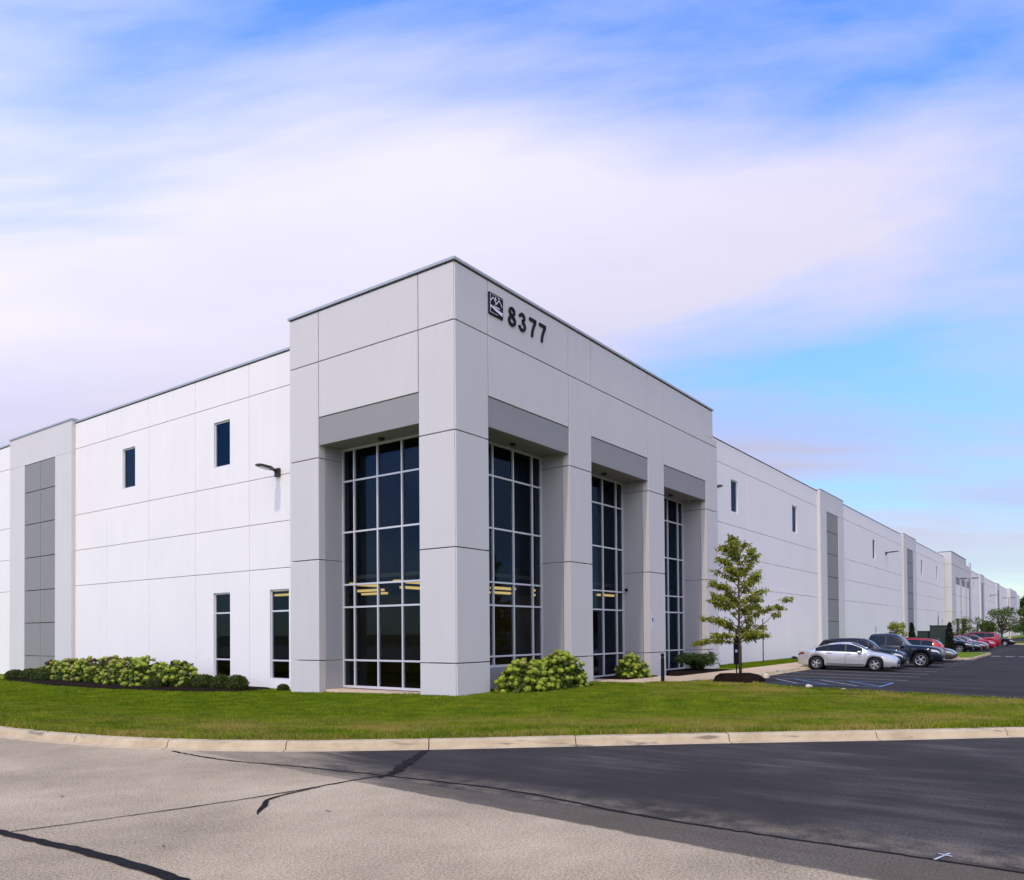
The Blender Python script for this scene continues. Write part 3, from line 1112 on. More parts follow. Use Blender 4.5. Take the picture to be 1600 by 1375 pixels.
def jamb(axis, face, a0, a1, depth):
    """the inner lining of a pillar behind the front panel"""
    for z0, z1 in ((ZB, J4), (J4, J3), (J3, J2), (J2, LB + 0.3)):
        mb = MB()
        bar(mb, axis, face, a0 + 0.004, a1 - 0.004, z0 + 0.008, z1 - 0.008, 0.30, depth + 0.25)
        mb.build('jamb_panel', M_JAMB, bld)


def bay_top(axis, face, a0, a1, glass):
    panel(axis, face, a0, a1, J1, ZT, M_GREY, 0.28, 0.015, 0.009)
    panel(axis, face, a0, a1, LT, J1, M_GREY, 0.28, 0.015, 0.009)
    panel(axis, face + 0.02, a0, a1, LB, LT, M_LINTEL, 0.26, 0.008, 0.012, name='lintel')
    mb = MB()
    bar(mb, axis, face, a0 - 0.05, a1 + 0.05, LB + 0.045, LB + 0.15, 0.285, glass + 0.3)
    s = mb.build('soffit', M_SOFFIT, bld)
    mp = mapper(axis, face)
    c = Vector(mp((a0 + a1) / 2, LB + 0.045, glass * 0.62))
    mb = MB()
    mb.rings([[tuple(c + Vector((r * math.cos(t * math.pi / 5), r * math.sin(t * math.pi / 5), dz))) for t in range(10)] for r, dz in ((0.11, 0), (0.105, -0.05), (0.07, -0.085))])
    mb.build('soffit_lamp', M_FIX, s)


def curtain(axis, face, a0, a1, glass, sill, rows, cols):
    """storefront glazing: frame with mullions, cross bars and panes"""
    mb = MB()
    top = LB + 0.04
    bar(mb, axis, face, a0 + 0.003, a1 - 0.003, sill - 0.03, sill + 0.05, glass - 0.06, glass + 0.06)
    bar(mb, axis, face, a0 + 0.003, a1 - 0.003, top - 0.07, top, glass - 0.06, glass + 0.06)
    for a in (a0 + 0.003, a1 - 0.053):
        bar(mb, axis, face, a, a + 0.05, sill + 0.05, top - 0.07, glass - 0.058, glass + 0.058)
    c = mb.build('curtain_wall', M_ALU, bld)
    for a in cols:
        mb = MB()
        bar(mb, axis, face, a - 0.028, a + 0.028, sill + 0.05, top - 0.07, glass - 0.056, glass + 0.056)
        mb.build('mullion', M_ALU, c)
    xs_ = [a0 + 0.053] + list(cols) + [a1 - 0.053]
    zs_ = [sill + 0.05] + list(rows) + [top - 0.07]
    for z in rows:
        for i in range(len(xs_) - 1):
            mb = MB()
            bar(mb, axis, face, xs_[i] + (0.028 if i else 0), xs_[i + 1] - (0.028 if i < len(xs_) - 2 else 0), z - 0.028, z + 0.028, glass - 0.052, glass + 0.052)
            mb.build('cross_bar', M_ALU, c)
    for i in range(len(xs_) - 1):
        for k in range(len(zs_) - 1):
            mb = MB()
            bar(mb, axis, face, xs_[i] + (0.02 if i else -0.01), xs_[i + 1] - (0.02 if i < len(xs_) - 2 else -0.01), zs_[k] + (0.02 if k else -0.01), zs_[k + 1] - (0.02 if k < len(zs_) - 2 else -0.01), glass + 0.0, glass + 0.006)
            o = mb.build('pane', M_GLASS, c)
            # panes are never set perfectly flat: reflections differ from pane to pane
    return c


ROWS = [0.845, 2.62, 3.375, 5.14, 6.86]
# left (west) face of the tower
pillar('L', 0.0, A[0], A[1], c0=0.02)
pillar('L', 0.0, A[2], A[3])
bay_top('L', 0.0, A[1], A[2], GL)
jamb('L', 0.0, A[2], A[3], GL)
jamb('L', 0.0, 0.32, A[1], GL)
curtain('L', 0.0, A[1], A[2], GL, -0.05, ROWS, [A[1] + 0.57, A[1] + 1.675, A[1] + 2.775, A[1] + 3.88])
# right (south) face
for k in (0, 2, 4):
    pillar('R', 0.0, B[k], B[k + 1], c0=0.02 if k == 0 else 0)
for z0, z1 in ((ZB, J4), (J4, J3), (J3, J2), (J2, J1), (J1, 11.05)):
    panel('R', 0.0, B[6], B[7], z0, z1, M_GREY, 0.28, 0.015, 0.009)
panel('R', 0.0, B[6], 19.32, 11.05 - 0.024, ZT, M_GREY, 0.28, 0.015, 0.009)
for k in (1, 3, 5):
    bay_top('R', 0.0, B[k], B[k + 1], GR)
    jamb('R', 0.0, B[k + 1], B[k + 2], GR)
    a0, a1 = B[k], B[k + 1]
    curtain('R', 0.0, a0, a1, GR, 0.62 if k == 1 else -0.05, ([0.95] + ROWS[1:]) if k == 1 else ROWS, [a0 + 0.58, a0 + 1.72, a0 + 2.86, a0 + 3.99])
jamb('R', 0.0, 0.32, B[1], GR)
mb = MB()
bar(mb, 'R', 0.0, B[1] + 0.01, B[2] - 0.01, ZB, 0.585, GR - 0.1, GR + 0.1)
mb.build('sill_wall', M_DARKP, bld)
# corner post behind the two corner panels
MB().box(0.06, 0.30, 0.06, 0.30, ZB, ZT).build('corner_post', M_DARKP, bld)
# gravel sill strip under the west glazing
MB().cbox(0.22, 0.98, A[1] + 0.03, A[2] - 0.03, -0.35, -0.10, 0.02).build('sill_slab', M_CONC, bld)


def coping(x0, x1, y0, y1, z, h=0.085):
    c = MB().cbox(x0, x1, y0, y1, z + 0.028, z + 0.028 + h, 0.012).build('coping', M_COPING, bld)
    MB().box(x0 + 0.07, x1 - 0.07, y0 + 0.07, y1 - 0.07, z - 0.003, z + 0.027).build('coping_shadow_strip', M_COPSHADOW, c)  # near-black strip paints the shadow line below the coping


coping(-0.05, 0.34, -0.05, A[3] + 0.05, ZT + 0.004)
coping(0.342, 19.37, -0.05, 0.34, ZT + 0.004)
# tower's rear parapet, seen against the sky only from aside
MB().box(0.35, 19.2, A[3] - 0.28, A[3] - 0.02, 11.0, ZT).build('rear_parapet', M_GREY, bld)
MB().box(19.0, 19.25, 0.35, A[3] - 0.29, 11.0, ZT).build('rear_parapet', M_GREY, bld)
MB().box(0.3, 19.3, 0.3, A[3] - 0.05, 11.55, 11.7).build('roof', M_ROOF, bld)

# west wall
DL, DR = 0.69, 0.865
ZR = 11.79
LR = [ZB, 4.093, 5.760, 7.428, 10.568, ZR]
LC = [7.10, 10.59, 14.08, 17.56, 21.08, 24.45]
LWIN = {(0, 0): (8.29, 9.37, 0.11, 3.34), (0, 1): (11.78, 12.86, 0.11, 3.34), (3, 1): (11.77, 12.82, 8.19, 9.95), (3, 3): (18.65, 19.70, 8.17, 9.93)}
for r in range(5):
    for c in range(5):
        h = LWIN.get((r, c))
        panel('L', DL, LC[c], LC[c + 1], LR[r], LR[r + 1], M_WHITE, 0.19, 0.009, 0.012, hole=h)
        if h:
            wall_window('L', DL, *h, rows=(0.79, 2.566) if r == 0 else ())
LC2 = [31.0, 34.5, 38.0, 41.5, 45.0]
for r in range(5):
    for c in range(4):
        panel('L', DL, LC2[c], LC2[c + 1], LR[r], LR[r + 1], M_WHITE, 0.19, 0.009, 0.012)
coping(DL - 0.04, DL + 0.3, A[3] - 0.1, 24.3, ZR + 0.003)
coping(DL - 0.04, DL + 0.3, 31.05, 90, ZR + 0.003)
MB().box(DL + 0.002, DL + 0.19, 45.0, 90, ZB, ZR).build('wall', M_WHITE, bld)


PR = [ZB, 0.76, 2.40, 4.03, 5.69, 7.37, 9.0, 10.42]


def pilaster(axis, face, a0, a1, top, d0, d1, dm):
    """shallow projecting pier: pale surround, dark inset panels in two columns"""
    mid = PR[-1]
    dd = 0.0
    p = panel(axis, face, a0, d0, ZB, mid, M_PIL, 0.30, 0.0, 0.006, name='pilaster')
    panel(axis, face, d1, a1, ZB, mid, M_PIL, 0.30, 0.0, 0.006, name='pilaster_panel', parent=p)
    panel(axis, face, a0, dm, mid, top, M_PIL, 0.30, 0.004, 0.006, name='pilaster_panel', parent=p)
    panel(axis, face, dm, a1, mid, top, M_PIL, 0.30, 0.004, 0.006, name='pilaster_panel', parent=p)
    for k in range(len(PR) - 1):
        panel(axis, face + 0.02, d0, dm, PR[k], PR[k + 1], M_DARKP, 0.26, 0.016, 0.010, name='inset_panel', parent=p)
        panel(axis, face + 0.02, dm, d1, PR[k], PR[k + 1], M_DARKP, 0.26, 0.016, 0.010, name='inset_panel', parent=p)
    mb = MB()
    if axis == 'L':
        mb.cbox(face - 0.04, face + 0.34, a0 - 0.03, a1 + 0.03, top + 0.003, top + 0.09, 0.012)
    else:
        mb.cbox(a0 - 0.03, a1 + 0.03, face - 0.03, face + 0.34, top + 0.003, top + 0.05, 0.012)
    mb.build('pilaster_coping', M_COPING if axis == 'L' else M_PIL, p)
    return p


pilaster('L', 0.50, 24.02, 30.75, 11.93, 25.68, 29.02, 27.28)

# south (long) wall
RR = LR[:5] + [11.70]
RWIN = {24.0: 25.03, 35.0: 36.03, 60.1: 61.1, 85.8: 86.85, 97.7: 98.75, 139.5: 140.6}
SEGS = [(19.3, 41.1, 3), (47.75, 73.0, 4), (80.6, 104.3, 4), (127.5, 149.3, 3), (156, 183, 4), (190, 214.5, 3), (238, 262, 3)]
for (s0, s1, nc) in SEGS:
    for c in range(nc):
        c0 = s0 + (s1 - s0) * c / nc
        c1 = s0 + (s1 - s0) * (c + 1) / nc
        for r in range(5):
            h = None
            if r == 3:
                for wx, wx1 in RWIN.items():
                    if c0 < wx < c1:
                        h = (wx, wx1, 8.18, 9.93)
                        if wx1 > c1 - 0.05:
                            h = (c1 - 1.2, c1 - 0.15, 8.18, 9.93)
            if r == 0 and s0 == 80.6 and c == 3:
                for q0, q1, hx in ((c0, 100.4, 97.6), (100.4, c1, 101.6)):
                    panel('R', DR, q0, q1, RR[0], RR[1], M_WHITE, 0.19, 0.009, 0.014, hole=(hx, hx + 1.0, 0.2, 3.1))
                    wall_window('R', DR, hx, hx + 1.0, 0.2, 3.1, rows=(0.79, 2.5))
                continue
            panel('R', DR, c0, c1, RR[r], RR[r + 1], M_WHITE, 0.19, 0.009, 0.014, hole=h)
            if h:
                wall_window('R', DR, *h, rows=(0.79, 2.566) if r == 0 else ())
    coping(s0 + 0.1, s1 - 0.1, DR - 0.02, DR + 0.3, RR[5] + 0.003, 0.03)
for s0, s1 in ((41.0, 47.75), (73.1, 80.7), (149.2, 156.1), (182.9, 190.1)):
    w = s1 - s0
    pilaster('R', 0.66, s0, s1, 11.83, s0 + w * 0.255, s0 + w * 0.745, s0 + w * 0.50)
panel('R', 0.2, 214.6, 238.0, ZB, 12.0, M_PIL, 0.5, 0.0, 0.02)
panel('L', 214.5, 0.2, 0.9, ZB, 12.0, M_PIL, 0.3, 0.0, 0.02)
# second entrance block further along the long wall
E0 = 104.5
EB = [E0, 108.8, 113.4, 115.1, 119.8, 121.4, 126.1, 127.6]
for k in (0, 2, 4, 6):
    for z0, z1 in ((ZB, J4), (J4, J3), (J3, 6.6), (6.6, J1), (J1, ZT)):
        panel('R', 0.0, EB[k], EB[k + 1], z0, z1, M_GREY, 0.28, 0.014, 0.02)
for k in (1, 3, 5):
    panel('R', 0.0, EB[k], EB[k + 1], J1, ZT if k < 5 else 11.6, M_GREY, 0.28, 0.014, 0.02)
    panel('R', 0.0, EB[k], EB[k + 1], 9.1, J1, M_GREY, 0.28, 0.014, 0.02)
    panel('R', 0.03, EB[k], EB[k + 1], 8.2, 9.1, M_DARKP, 0.25, 0.014, 0.02, name='lintel')
    panel('R', 0.06, EB[k], EB[k + 1], 6.6, 8.2, M_WHITE, 0.25, 0.014, 0.02)
    panel('R', 0.06, EB[k], EB[k + 1], 3.3, 6.6, M_WHITE, 0.25, 0.014, 0.02)
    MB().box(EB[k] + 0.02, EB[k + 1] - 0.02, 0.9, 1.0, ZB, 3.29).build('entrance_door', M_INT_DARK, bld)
for z0, z1 in ((ZB, J4), (J4, J3), (J3, J2), (J2, J1), (J1, ZT)):
    panel('L', E0 - 0.002, 0.02, 1.6, z0, z1, M_GREY, 0.25, 0.012, 0.02)
coping(E0 - 0.05, 121.0, -0.05, 1.65, ZT + 0.004)

# roof slab and far walls so that the inside is closed
MB().box(0.95, 262, 1.12, 90, 11.15, 11.3).build('roof', M_ROOF, bld)
MB().box(261.7, 262, 1.12, 90, ZB, 11.6).build('wall', M_WHITE, bld)
MB().box(0.95, 261.6, 89.7, 90, ZB, 11.14).build('wall', M_WHITE, bld)

# office inside the glass corner
MB().box(1.35, 60, 1.6, 60, -0.35, -0.12).build('office_floor', M_INT_FLOOR, bld)
ceil = MB().box(1.75, 24, 1.75, 24, 3.62, 3.75).build('office_ceiling', M_INT_CEIL, bld)
MB().box(24, 24.2, 1.3, 24, -0.1, 11).build('office_wall', M_INT_WALL, bld)
MB().box(1.3, 24, 24, 24.2, -0.1, 11).build('office_wall', M_INT_WALL, bld)
MB().box(9.5, 9.7, 9, 20, -0.1, 3.6).build('office_wall', M_INT_WALL, bld)
MB().box(2.5, 9.4, 17.5, 17.7, -0.1, 3.6).build('office_wall', M_INT_WALL, bld)
MB().box(10.5, 20, 8.5, 8.7, -0.1, 3.6).build('office_wall', M_INT_WALL, bld)
MB().box(1.8, 23.9, 1.9, 2.0, 3.76, 11).build('bulkhead', M_INT_DARK, bld)
MB().box(1.9, 2.0, 2.02, 23.9, 3.76, 11).build('bulkhead', M_INT_DARK, bld)
for (x, y, al) in [(3.6, 5.2, 0), (6.4, 5.2, 0), (9.2, 5.2, 0), (12.0, 5.0, 0), (14.8, 5.0, 0), (17.6, 5.0, 0), (3.6, 7.6, 0), (6.4, 7.6, 0), (12.0, 7.4, 0), (15.5, 7.4, 0),
                  (3.6, 10.2, 1), (6.4, 10.2, 1), (8.4, 12.0, 1), (3.6, 13.0, 1), (6.4, 13.0, 1), (3.2, 15.6, 1), (6.2, 15.6, 1)]:
    dx_, dy_ = (0.75, 0.13) if not al else (0.13, 0.75)
    MB().cbox(x - dx_, x + dx_, y - dy_, y + dy_, 3.53, 3.618, 0.01).build('ceiling_lamp', M_STRIP, ceil)


def desk(x, y, rz, label):
    t = empty('office_desk', (x, y, -0.12), rz, label, 'desk', 'desks inside the office')
    MB().cbox(-0.8, 0.8, -0.38, 0.38, 0.70, 0.74, 0.005).build('desk_top', M_DESK, t)
    for sx__ in (-0.76, 0.72):
        MB().box(sx__, sx__ + 0.04, -0.34, 0.34, 0.0, 0.70).build('leg', M_REDWOOD, t)
    MB().cbox(-0.8, 0.8, 0.40, 0.46, 0.0, 1.25, 0.01).build('partition', M_REDWOOD, t)
    MB().cbox(-0.3, 0.3, 0.05, 0.09, 0.86, 1.22, 0.01).build('monitor', M_BLACK, t)
    return t


desk(4.6, 4.4, R_(90), 'red wood desk with a partition behind the west corner glazing')
desk(7.0, 6.5, R_(90), 'desk deeper inside behind the west corner glazing')
desk(5.4, 3.5, 0, 'red wood desk behind the first south bay glazing')
desk(12.2, 3.6, 0, 'desk behind the second south bay glazing')
desk(5.6, 12.2, R_(90), 'desk behind the tall narrow window beside the tower')

# ------------------------------------------------------------------ things fixed to the building
# emblem plaque and street number on the south face
emb = empty('emblem_plaque', (1.58, -0.045, 11.365), 0, 'square black emblem plaque with white mountain lines beside the number', 'sign')
MB().box(0, 0.70, 0, 0.045, 0, 0.66).build('plate', M_EMBLEM, emb)


def stroke_y(pts, w0, w1, y, parent, mt, name, thick=0.008):
    """flat ribbon on a wall facing -Y along (x, z) points"""
    P = [Vector((p[0], p[1])) for p in pts]
    n = len(P)
    vs_, fs_ = [], []
    for i, p in enumerate(P):
        d = (P[min(i + 1, n - 1)] - P[max(i - 1, 0)]).normalized()
        nn = Vector((-d.y, d.x)) * (w0 + (w1 - w0) * i / (n - 1)) / 2
        for q in (p + nn, p - nn):
            vs_ += [(q.x, y, q.y), (q.x, y - thick, q.y)]
    for i in range(n - 1):
        a = i * 4
        fs_ += [(a, a + 4, a + 5, a + 1), (a + 1, a + 5, a + 7, a + 3), (a + 2, a + 3, a + 7, a + 6), (a, a + 2, a + 6, a + 4)]
    fs_ += [(0, 1, 3, 2), ((n - 1) * 4, (n - 1) * 4 + 2, (n - 1) * 4 + 3, (n - 1) * 4 + 1)]
    return MB().add(vs_, fs_).build(name, mt, parent)


ey = -0.001
stroke_y([(0.05, 0.05), (0.05, 0.61), (0.65, 0.61)], 0.010, 0.010, ey, emb, M_EMBWHITE, 'border_line')
stroke_y([(0.07, 0.055), (0.42, 0.055)], 0.010, 0.010, ey, emb, M_EMBWHITE, 'border_line')
stroke_y([(0.06, 0.40), (0.19, 0.54), (0.37, 0.36)], 0.030, 0.026, ey - 0.001, emb, M_EMBWHITE, 'mountain_line')
stroke_y([(0.64, 0.37), (0.50, 0.53), (0.44, 0.59)], 0.024, 0.022, ey - 0.001, emb, M_EMBWHITE, 'mountain_line')
stroke_y([(0.49, 0.52), (0.36, 0.40), (0.21, 0.285), (0.52, 0.27)], 0.026, 0.034, ey - 0.002, emb, M_EMBWHITE, 'mountain_line')
stroke_y([(0.05, 0.255), (0.30, 0.20), (0.66, 0.135)], 0.055, 0.105, ey, emb, M_EMBWHITE, 'road_band')
stroke_y([(0.34 + 0.045 * math.cos(t), 0.545 + 0.05 * math.sin(t)) for t in np.linspace(2.6, 5.0, 7)], 0.03, 0.05, ey, emb, M_EMBWHITE, 'sun_mark')

num = empty('address_number', (0, -0.05, 0), 0, 'bold black street number 8377 on the upper wall', 'sign')


def ell(cx, cz, rx, rz, t0, t1, n=16):
    return [(cx + rx * math.cos(t), cz + rz * math.sin(t)) for t in np.linspace(t0, t1, n)]


def digit(pathlist, x, parent):
    mb = MB()
    for pts, w in pathlist:
        P = [Vector((p[0], p[1])) for p in pts]
        n = len(P)
        vs_, fs_ = [], []
        for i, p in enumerate(P):
            d = (P[min(i + 1, n - 1)] - P[max(i - 1, 0)]).normalized()
            nn = Vector((-d.y, d.x)) * w / 2
            for q in (p + nn, p - nn):
                vs_ += [(x + q.x, 0.035, 11.335 + q.y), (x + q.x, 0.0, 11.335 + q.y)]
        for i in range(n - 1):
            a = i * 4
            fs_ += [(a, a + 4, a + 5, a + 1), (a + 1, a + 5, a + 7, a + 3), (a + 2, a + 3, a + 7, a + 6), (a, a + 2, a + 6, a + 4)]
        fs_ += [(0, 1, 3, 2), ((n - 1) * 4, (n - 1) * 4 + 2, (n - 1) * 4 + 3, (n - 1) * 4 + 1)]
        mb.add(vs_, fs_)
    return mb.build('digit', M_BLACK, parent)


pi = math.pi
digit([(ell(0.21, 0.455, 0.125, 0.105, pi * 1.5, pi * 3.5, 24), 0.088), (ell(0.21, 0.17, 0.155, 0.127, pi * .5, pi * 2.5, 26), 0.092)], 2.56, num)
digit([(ell(0.20, 0.450, 0.125, 0.108, pi * 0.98, -pi * 0.5, 18), 0.088), (ell(0.20, 0.172, 0.150, 0.128, pi * 0.5, -pi * 0.98, 20), 0.092)], 3.12, num)
for dx in (3.70, 4.27):
    digit([([(0.03, 0.555), (0.41, 0.555)], 0.092), ([(0.372, 0.515), (0.27, 0.36), (0.20, 0.19), (0.165, 0.0)], 0.098)], dx, num)


def wall_light(loc, rz, label, length=0.62):
    t = empty('wall_light', loc, rz, label, 'lamp', 'area lights fixed to the walls')
    MB().cbox(-0.10, 0.0, -0.13, 0.13, -0.16, 0.14, 0.02).build('mount', M_FIX, t)
    MB().tube([(-0.08, 0, 0.03), (-0.22, 0, 0.07), (-0.34, 0, 0.09)], [0.07, 0.055, 0.06], 8).build('arm', M_FIX, t)
    mb = MB()
    h = length
    mb.rings([[(-0.28 - h * u, -w, 0.09 + 0.05 * u + zt - th), (-0.28 - h * u, w, 0.09 + 0.05 * u + zt - th), (-0.28 - h * u, w * 0.85, 0.09 + 0.05 * u + zt), (-0.28 - h * u, -w * 0.85, 0.09 + 0.05 * u + zt)]
              for u, w, th, zt in ((0, 0.10, 0.09, 0.04), (0.25, 0.17, 0.085, 0.045), (0.85, 0.17, 0.06, 0.03), (1.0, 0.12, 0.045, 0.02))])
    hd = mb.build('lamp_head', M_FIX, t)
    MB().add([(-0.42, -0.12, 0.043), (-0.42, 0.12, 0.043), (-0.28 - h * 0.85, 0.12, 0.085), (-0.28 - h * 0.85, -0.12, 0.085),
              (-0.42, -0.12, 0.033), (-0.42, 0.12, 0.033), (-0.28 - h * 0.85, 0.12, 0.075), (-0.28 - h * 0.85, -0.12, 0.075)],
             [(0, 1, 2, 3), (4, 7, 6, 5), (0, 4, 5, 1), (1, 5, 6, 2), (2, 6, 7, 3), (3, 7, 4, 0)]).build('lens', M_LENS, hd)
    return t


wall_light((DL - 0.002, 8.85, 7.53), 0, 'dark angled wall light high on the white wall left of the tower')
wall_light((21.15, DR - 0.002, 8.95), R_(90), 'dark wall light just right of the tower on the long wall', 0.32)
wall_light((64.9, DR - 0.002, 9.1), R_(90), 'dark wall light between the two nearest piers on the long wall', 0.9)
wall_light((170.0, DR - 0.002, 8.6), R_(90), 'far dark wall light beyond the second entrance block', 1.2)

# dome camera on the jamb of the second south bay
cmr = empty('security_camera', (12.255, 0.98, 3.50), 0, 'small dark dome camera on the jamb of the middle bay', 'camera')
MB().tube([(0, 0, 0.0), (-0.08, 0, 0.0), (-0.10, 0, -0.02)], 0.035, 8).build('bracket', M_SIGNWHITE, cmr)
MB().rings([[(-0.13 + r * math.cos(k * pi / 5), r * math.sin(k * pi / 5), z) for k in range(10)] for r, z in ((0.05, 0.03), (0.075, 0.02), (0.075, -0.03), (0.055, -0.08), (0.02, -0.10))]).build('dome', M_BLACK, cmr)
# notice strip on the third pillar
ns = empty('wall_notice', (12.42, -0.004, 1.78), 0, 'narrow white notice with a blue square on the grey pillar', 'sign')
MB().box(0, 0.17, -0.012, 0, 0, 0.70).build('board', M_SIGNWHITE, ns)
MB().box(0.03, 0.14, -0.017, -0.0125, 0.36, 0.52).build('symbol_square', M_SIGNBLUE, ns)
for z0, z1 in ((0.60, 0.612), (0.63, 0.642), (0.655, 0.667), (0.27, 0.283), (0.24, 0.253), (0.12, 0.133), (0.08, 0.093), (0.04, 0.053)):
    MB().box(0.035, 0.135, -0.016, -0.0125, z0, z1).build('text_line', mat('notice_grey', (0.28, 0.30, 0.30), 0.6), ns)

# ------------------------------------------------------------------ street furniture
bl = empty('bollard_light', (9.15, -2.02, -0.12), 0, 'slim black bollard standing at the lawn edge before the middle bay', 'bollard')
MB().tube([(0, 0, 0), (0, 0, 0.86)], 0.065, 12).build('post', M_BLACK, bl)
MB().rings([[(r * math.cos(k * pi / 6), r * math.sin(k * pi / 6), z) for k in range(12)] for r, z in ((0.05, 0.86), (0.05, 0.95), (0.068, 0.955), (0.068, 1.0), (0.05, 1.04), (0.02, 1.055))]).build('cap', M_BLACK, bl)


def sign_post(loc, h, pw, label, plate=None, mt=None, back=False, rz=0, radius=0.03):
    t = empty('sign_post', loc, rz, label, 'sign')
    MB().tube([(0, 0, -0.2), (0, 0, h)], radius, 8).build('post', mt or M_STEEL, t)
    if plate:
        w, z0, z1 = plate
        MB().cbox(-w / 2, w / 2, -radius - 0.012, -radius - 0.002, z0, z1, 0.002).build('plate', M_BLACK if back else M_SIGNWHITE, t)
    return t


sign_post((20.0, -1.02, -0.08), 1.95, 0.3, 'thin steel sign post behind the young tree, near its trunk', (0.30, 1.4, 1.9), M_STEEL)
sign_post((26.6, 0.1, -0.09), 2.5, 0.3, 'dark sign post on the grass strip by the long wall', (0.45, 1.45, 1.75), M_BLACK, radius=0.028)
bx_ = empty('board_post', (11.77, -3.80, -0.08), R_(-38), 'black board on a post just behind the young tree trunk', 'sign')
MB().tube([(0, 0, -0.1), (0, 0, 1.9)], 0.025, 8).build('post', M_BLACK, bx_)
MB().cbox(-0.14, 0.11, -0.08, -0.028, 0.55, 1.62, 0.01).build('board', M_BLACK, bx_)
MB().cbox(-0.10, -0.01, -0.090, -0.081, 1.0, 1.1, 0.002).build('reflector', M_SIGNWHITE, bx_)
sign_post((44.5, -2.2, -0.06), 2.1, 0.3, 'short grey post with a small head on the verge behind the charcoal crossover', (0.3, 1.6, 2.05), M_STEEL)


def blob(name, loc, size, mt, seed, label, cat, group=None):
    r = random.Random(seed)
    bm = bmesh.new()
    bmesh.ops.create_icosphere(bm, subdivisions=3, radius=1.0)
    ph = [r.uniform(0, 6) for _ in range(6)]
    for v in bm.verts:
        c = v.co
        k = 1 + 0.12 * math.sin(3 * c.x + ph[0]) + 0.12 * math.sin(4 * c.y + ph[1]) + 0.08 * math.sin(5 * c.z + ph[2] + 2 * c.x)
        v.co = Vector((c.x * k * size[0], c.y * k * size[1], max(c.z, -0.25) * k * size[2]))
    me = bpy.data.meshes.new(name)
    bm.to_mesh(me)
    bm.free()
    me.polygons.foreach_set('use_smooth', [True] * len(me.polygons))
    o = link_mesh(name, me, mt)
    o.location = loc
    return tag(o, label, cat, group)


blob('rock', (14.5, -4.0, -0.15), (0.13, 0.11, 0.16), M_STONE, 1, 'pale stone at the kerb beside the walkway, right of the tree', 'rock')
blob('rock', (9.3, -7.1, -0.12), (0.16, 0.10, 0.09), M_STONE, 2, 'flat pale stone at the lawn edge beside the blue markings', 'rock')
blob('rock', (10.0, -8.0, -0.23), (0.10, 0.08, 0.05), M_STONE, 3, 'small pale stone on the asphalt nearest the blue corner marking', 'rock')
blob('valve_cover', (33.0, 0.25, -0.07), (0.34, 0.26, 0.16), M_BLACK, 4, 'low dark cover on the grass strip behind the silver sedan', 'cover')
# mulch ring round the tree
TREE = Vector((10.35, -4.45, -0.06))
mo = blob('mulch_mound', (TREE.x, TREE.y, -0.15), (0.90, 0.84, 0.42), M_MULCH, 5, 'dark mulch mound around the foot of the young tree', 'mulch')


def bed(name, poly, z, mt, label):
    n = len(poly)
    c = [sum(p[0] for p in poly) / n, sum(p[1] for p in poly) / n]
    sub = []
    for i in range(n):
        p, q = poly[i], poly[(i + 1) % n]
        for k in range(4):
            t = k / 4
            sub.append((p[0] + (q[0] - p[0]) * t + random.uniform(-.05, .05), p[1] + (q[1] - p[1]) * t + random.uniform(-.05, .05)))
    rs = [[(x, y, z - 0.08) for x, y in sub], [(c[0] + (x - c[0]) * 0.95, c[1] + (y - c[1]) * 0.95, z + 0.03) for x, y in sub], [(c[0] + (x - c[0]) * 0.6, c[1] + (y - c[1]) * 0.6, z + 0.06) for x, y in sub]]
    o = MB().rings(rs).build(name, mt, None)
    return tag(o, label, 'mulch')


bed('mulch_bed', [(0.6, 8.9), (-0.85, 8.9), (-1.9, 11), (-2.6, 14), (-2.6, 19), (-2.2, 24.5), (0.6, 24.5)], -0.19, M_MULCH, 'dark mulch bed along the white wall under the hydrangeas')
bed('mulch_bed', [(1.55, -0.05), (1.6, -1.0), (4.0, -1.35), (6.6, -1.0), (6.8, 0.9), (1.8, 0.95)], -0.10, M_MULCH, 'dark mulch under the big shrub by the first bay')
bed('mulch_bed', [(9.3, -0.5), (12.1, -0.5), (12.1, 1.0), (9.3, 1.0)], -0.07, M_MULCH, 'dark mulch under the small round shrub in the middle bay')
bed('mulch_bed', [(14.0, -1.1), (18.4, -1.1), (18.4, 1.0), (14.0, 1.0)], -0.07, M_MULCH, 'dark mulch under the spreading juniper in the last bay')

# ------------------------------------------------------------------ shrubs and trees


def leaf_cloud(pos, nrm, size, asp, droop=0.0, fold=True):
    """leaf quads (bent along the middle) at positions with rough normals; returns verts, face index array (4 per face)"""
    n = len(pos)
    rnd = rng.normal(0, 1, (n, 3))
    nn = nrm + 0.65 * rnd
    nn /= np.linalg.norm(nn, axis=1)[:, None] + 1e-9
    t = rng.normal(0, 1, (n, 3))
    t[:, 2] -= droop
    t -= (t * nn).sum(1)[:, None] * nn
    t /= np.linalg.norm(t, axis=1)[:, None] + 1e-9
    b_ = np.cross(nn, t)
    s = size * rng.uniform(0.65, 1.3, n)[:, None]
    v = np.stack([pos, pos + t * s * 0.5 + b_ * s * asp * 0.5 + nn * s * 0.08, pos + t * s, pos + t * s * 0.5 - b_ * s * asp * 0.5 + nn * s * 0.08], 1)
    return v.reshape(-1, 3)


def leaf_obj(name, pos, nrm, size, asp, mt, parent, droop=0.0):
    v = leaf_cloud(np.asarray(pos), np.asarray(nrm), size, asp, droop)
    o = np_mesh(name, v, np.arange(len(v)), 4, mt, parent)
    return o


def sphere_pts(n, jitter=0.0):
    p = rng.normal(0, 1, (n, 3))
    p /= np.linalg.norm(p, axis=1)[:, None]
    return p


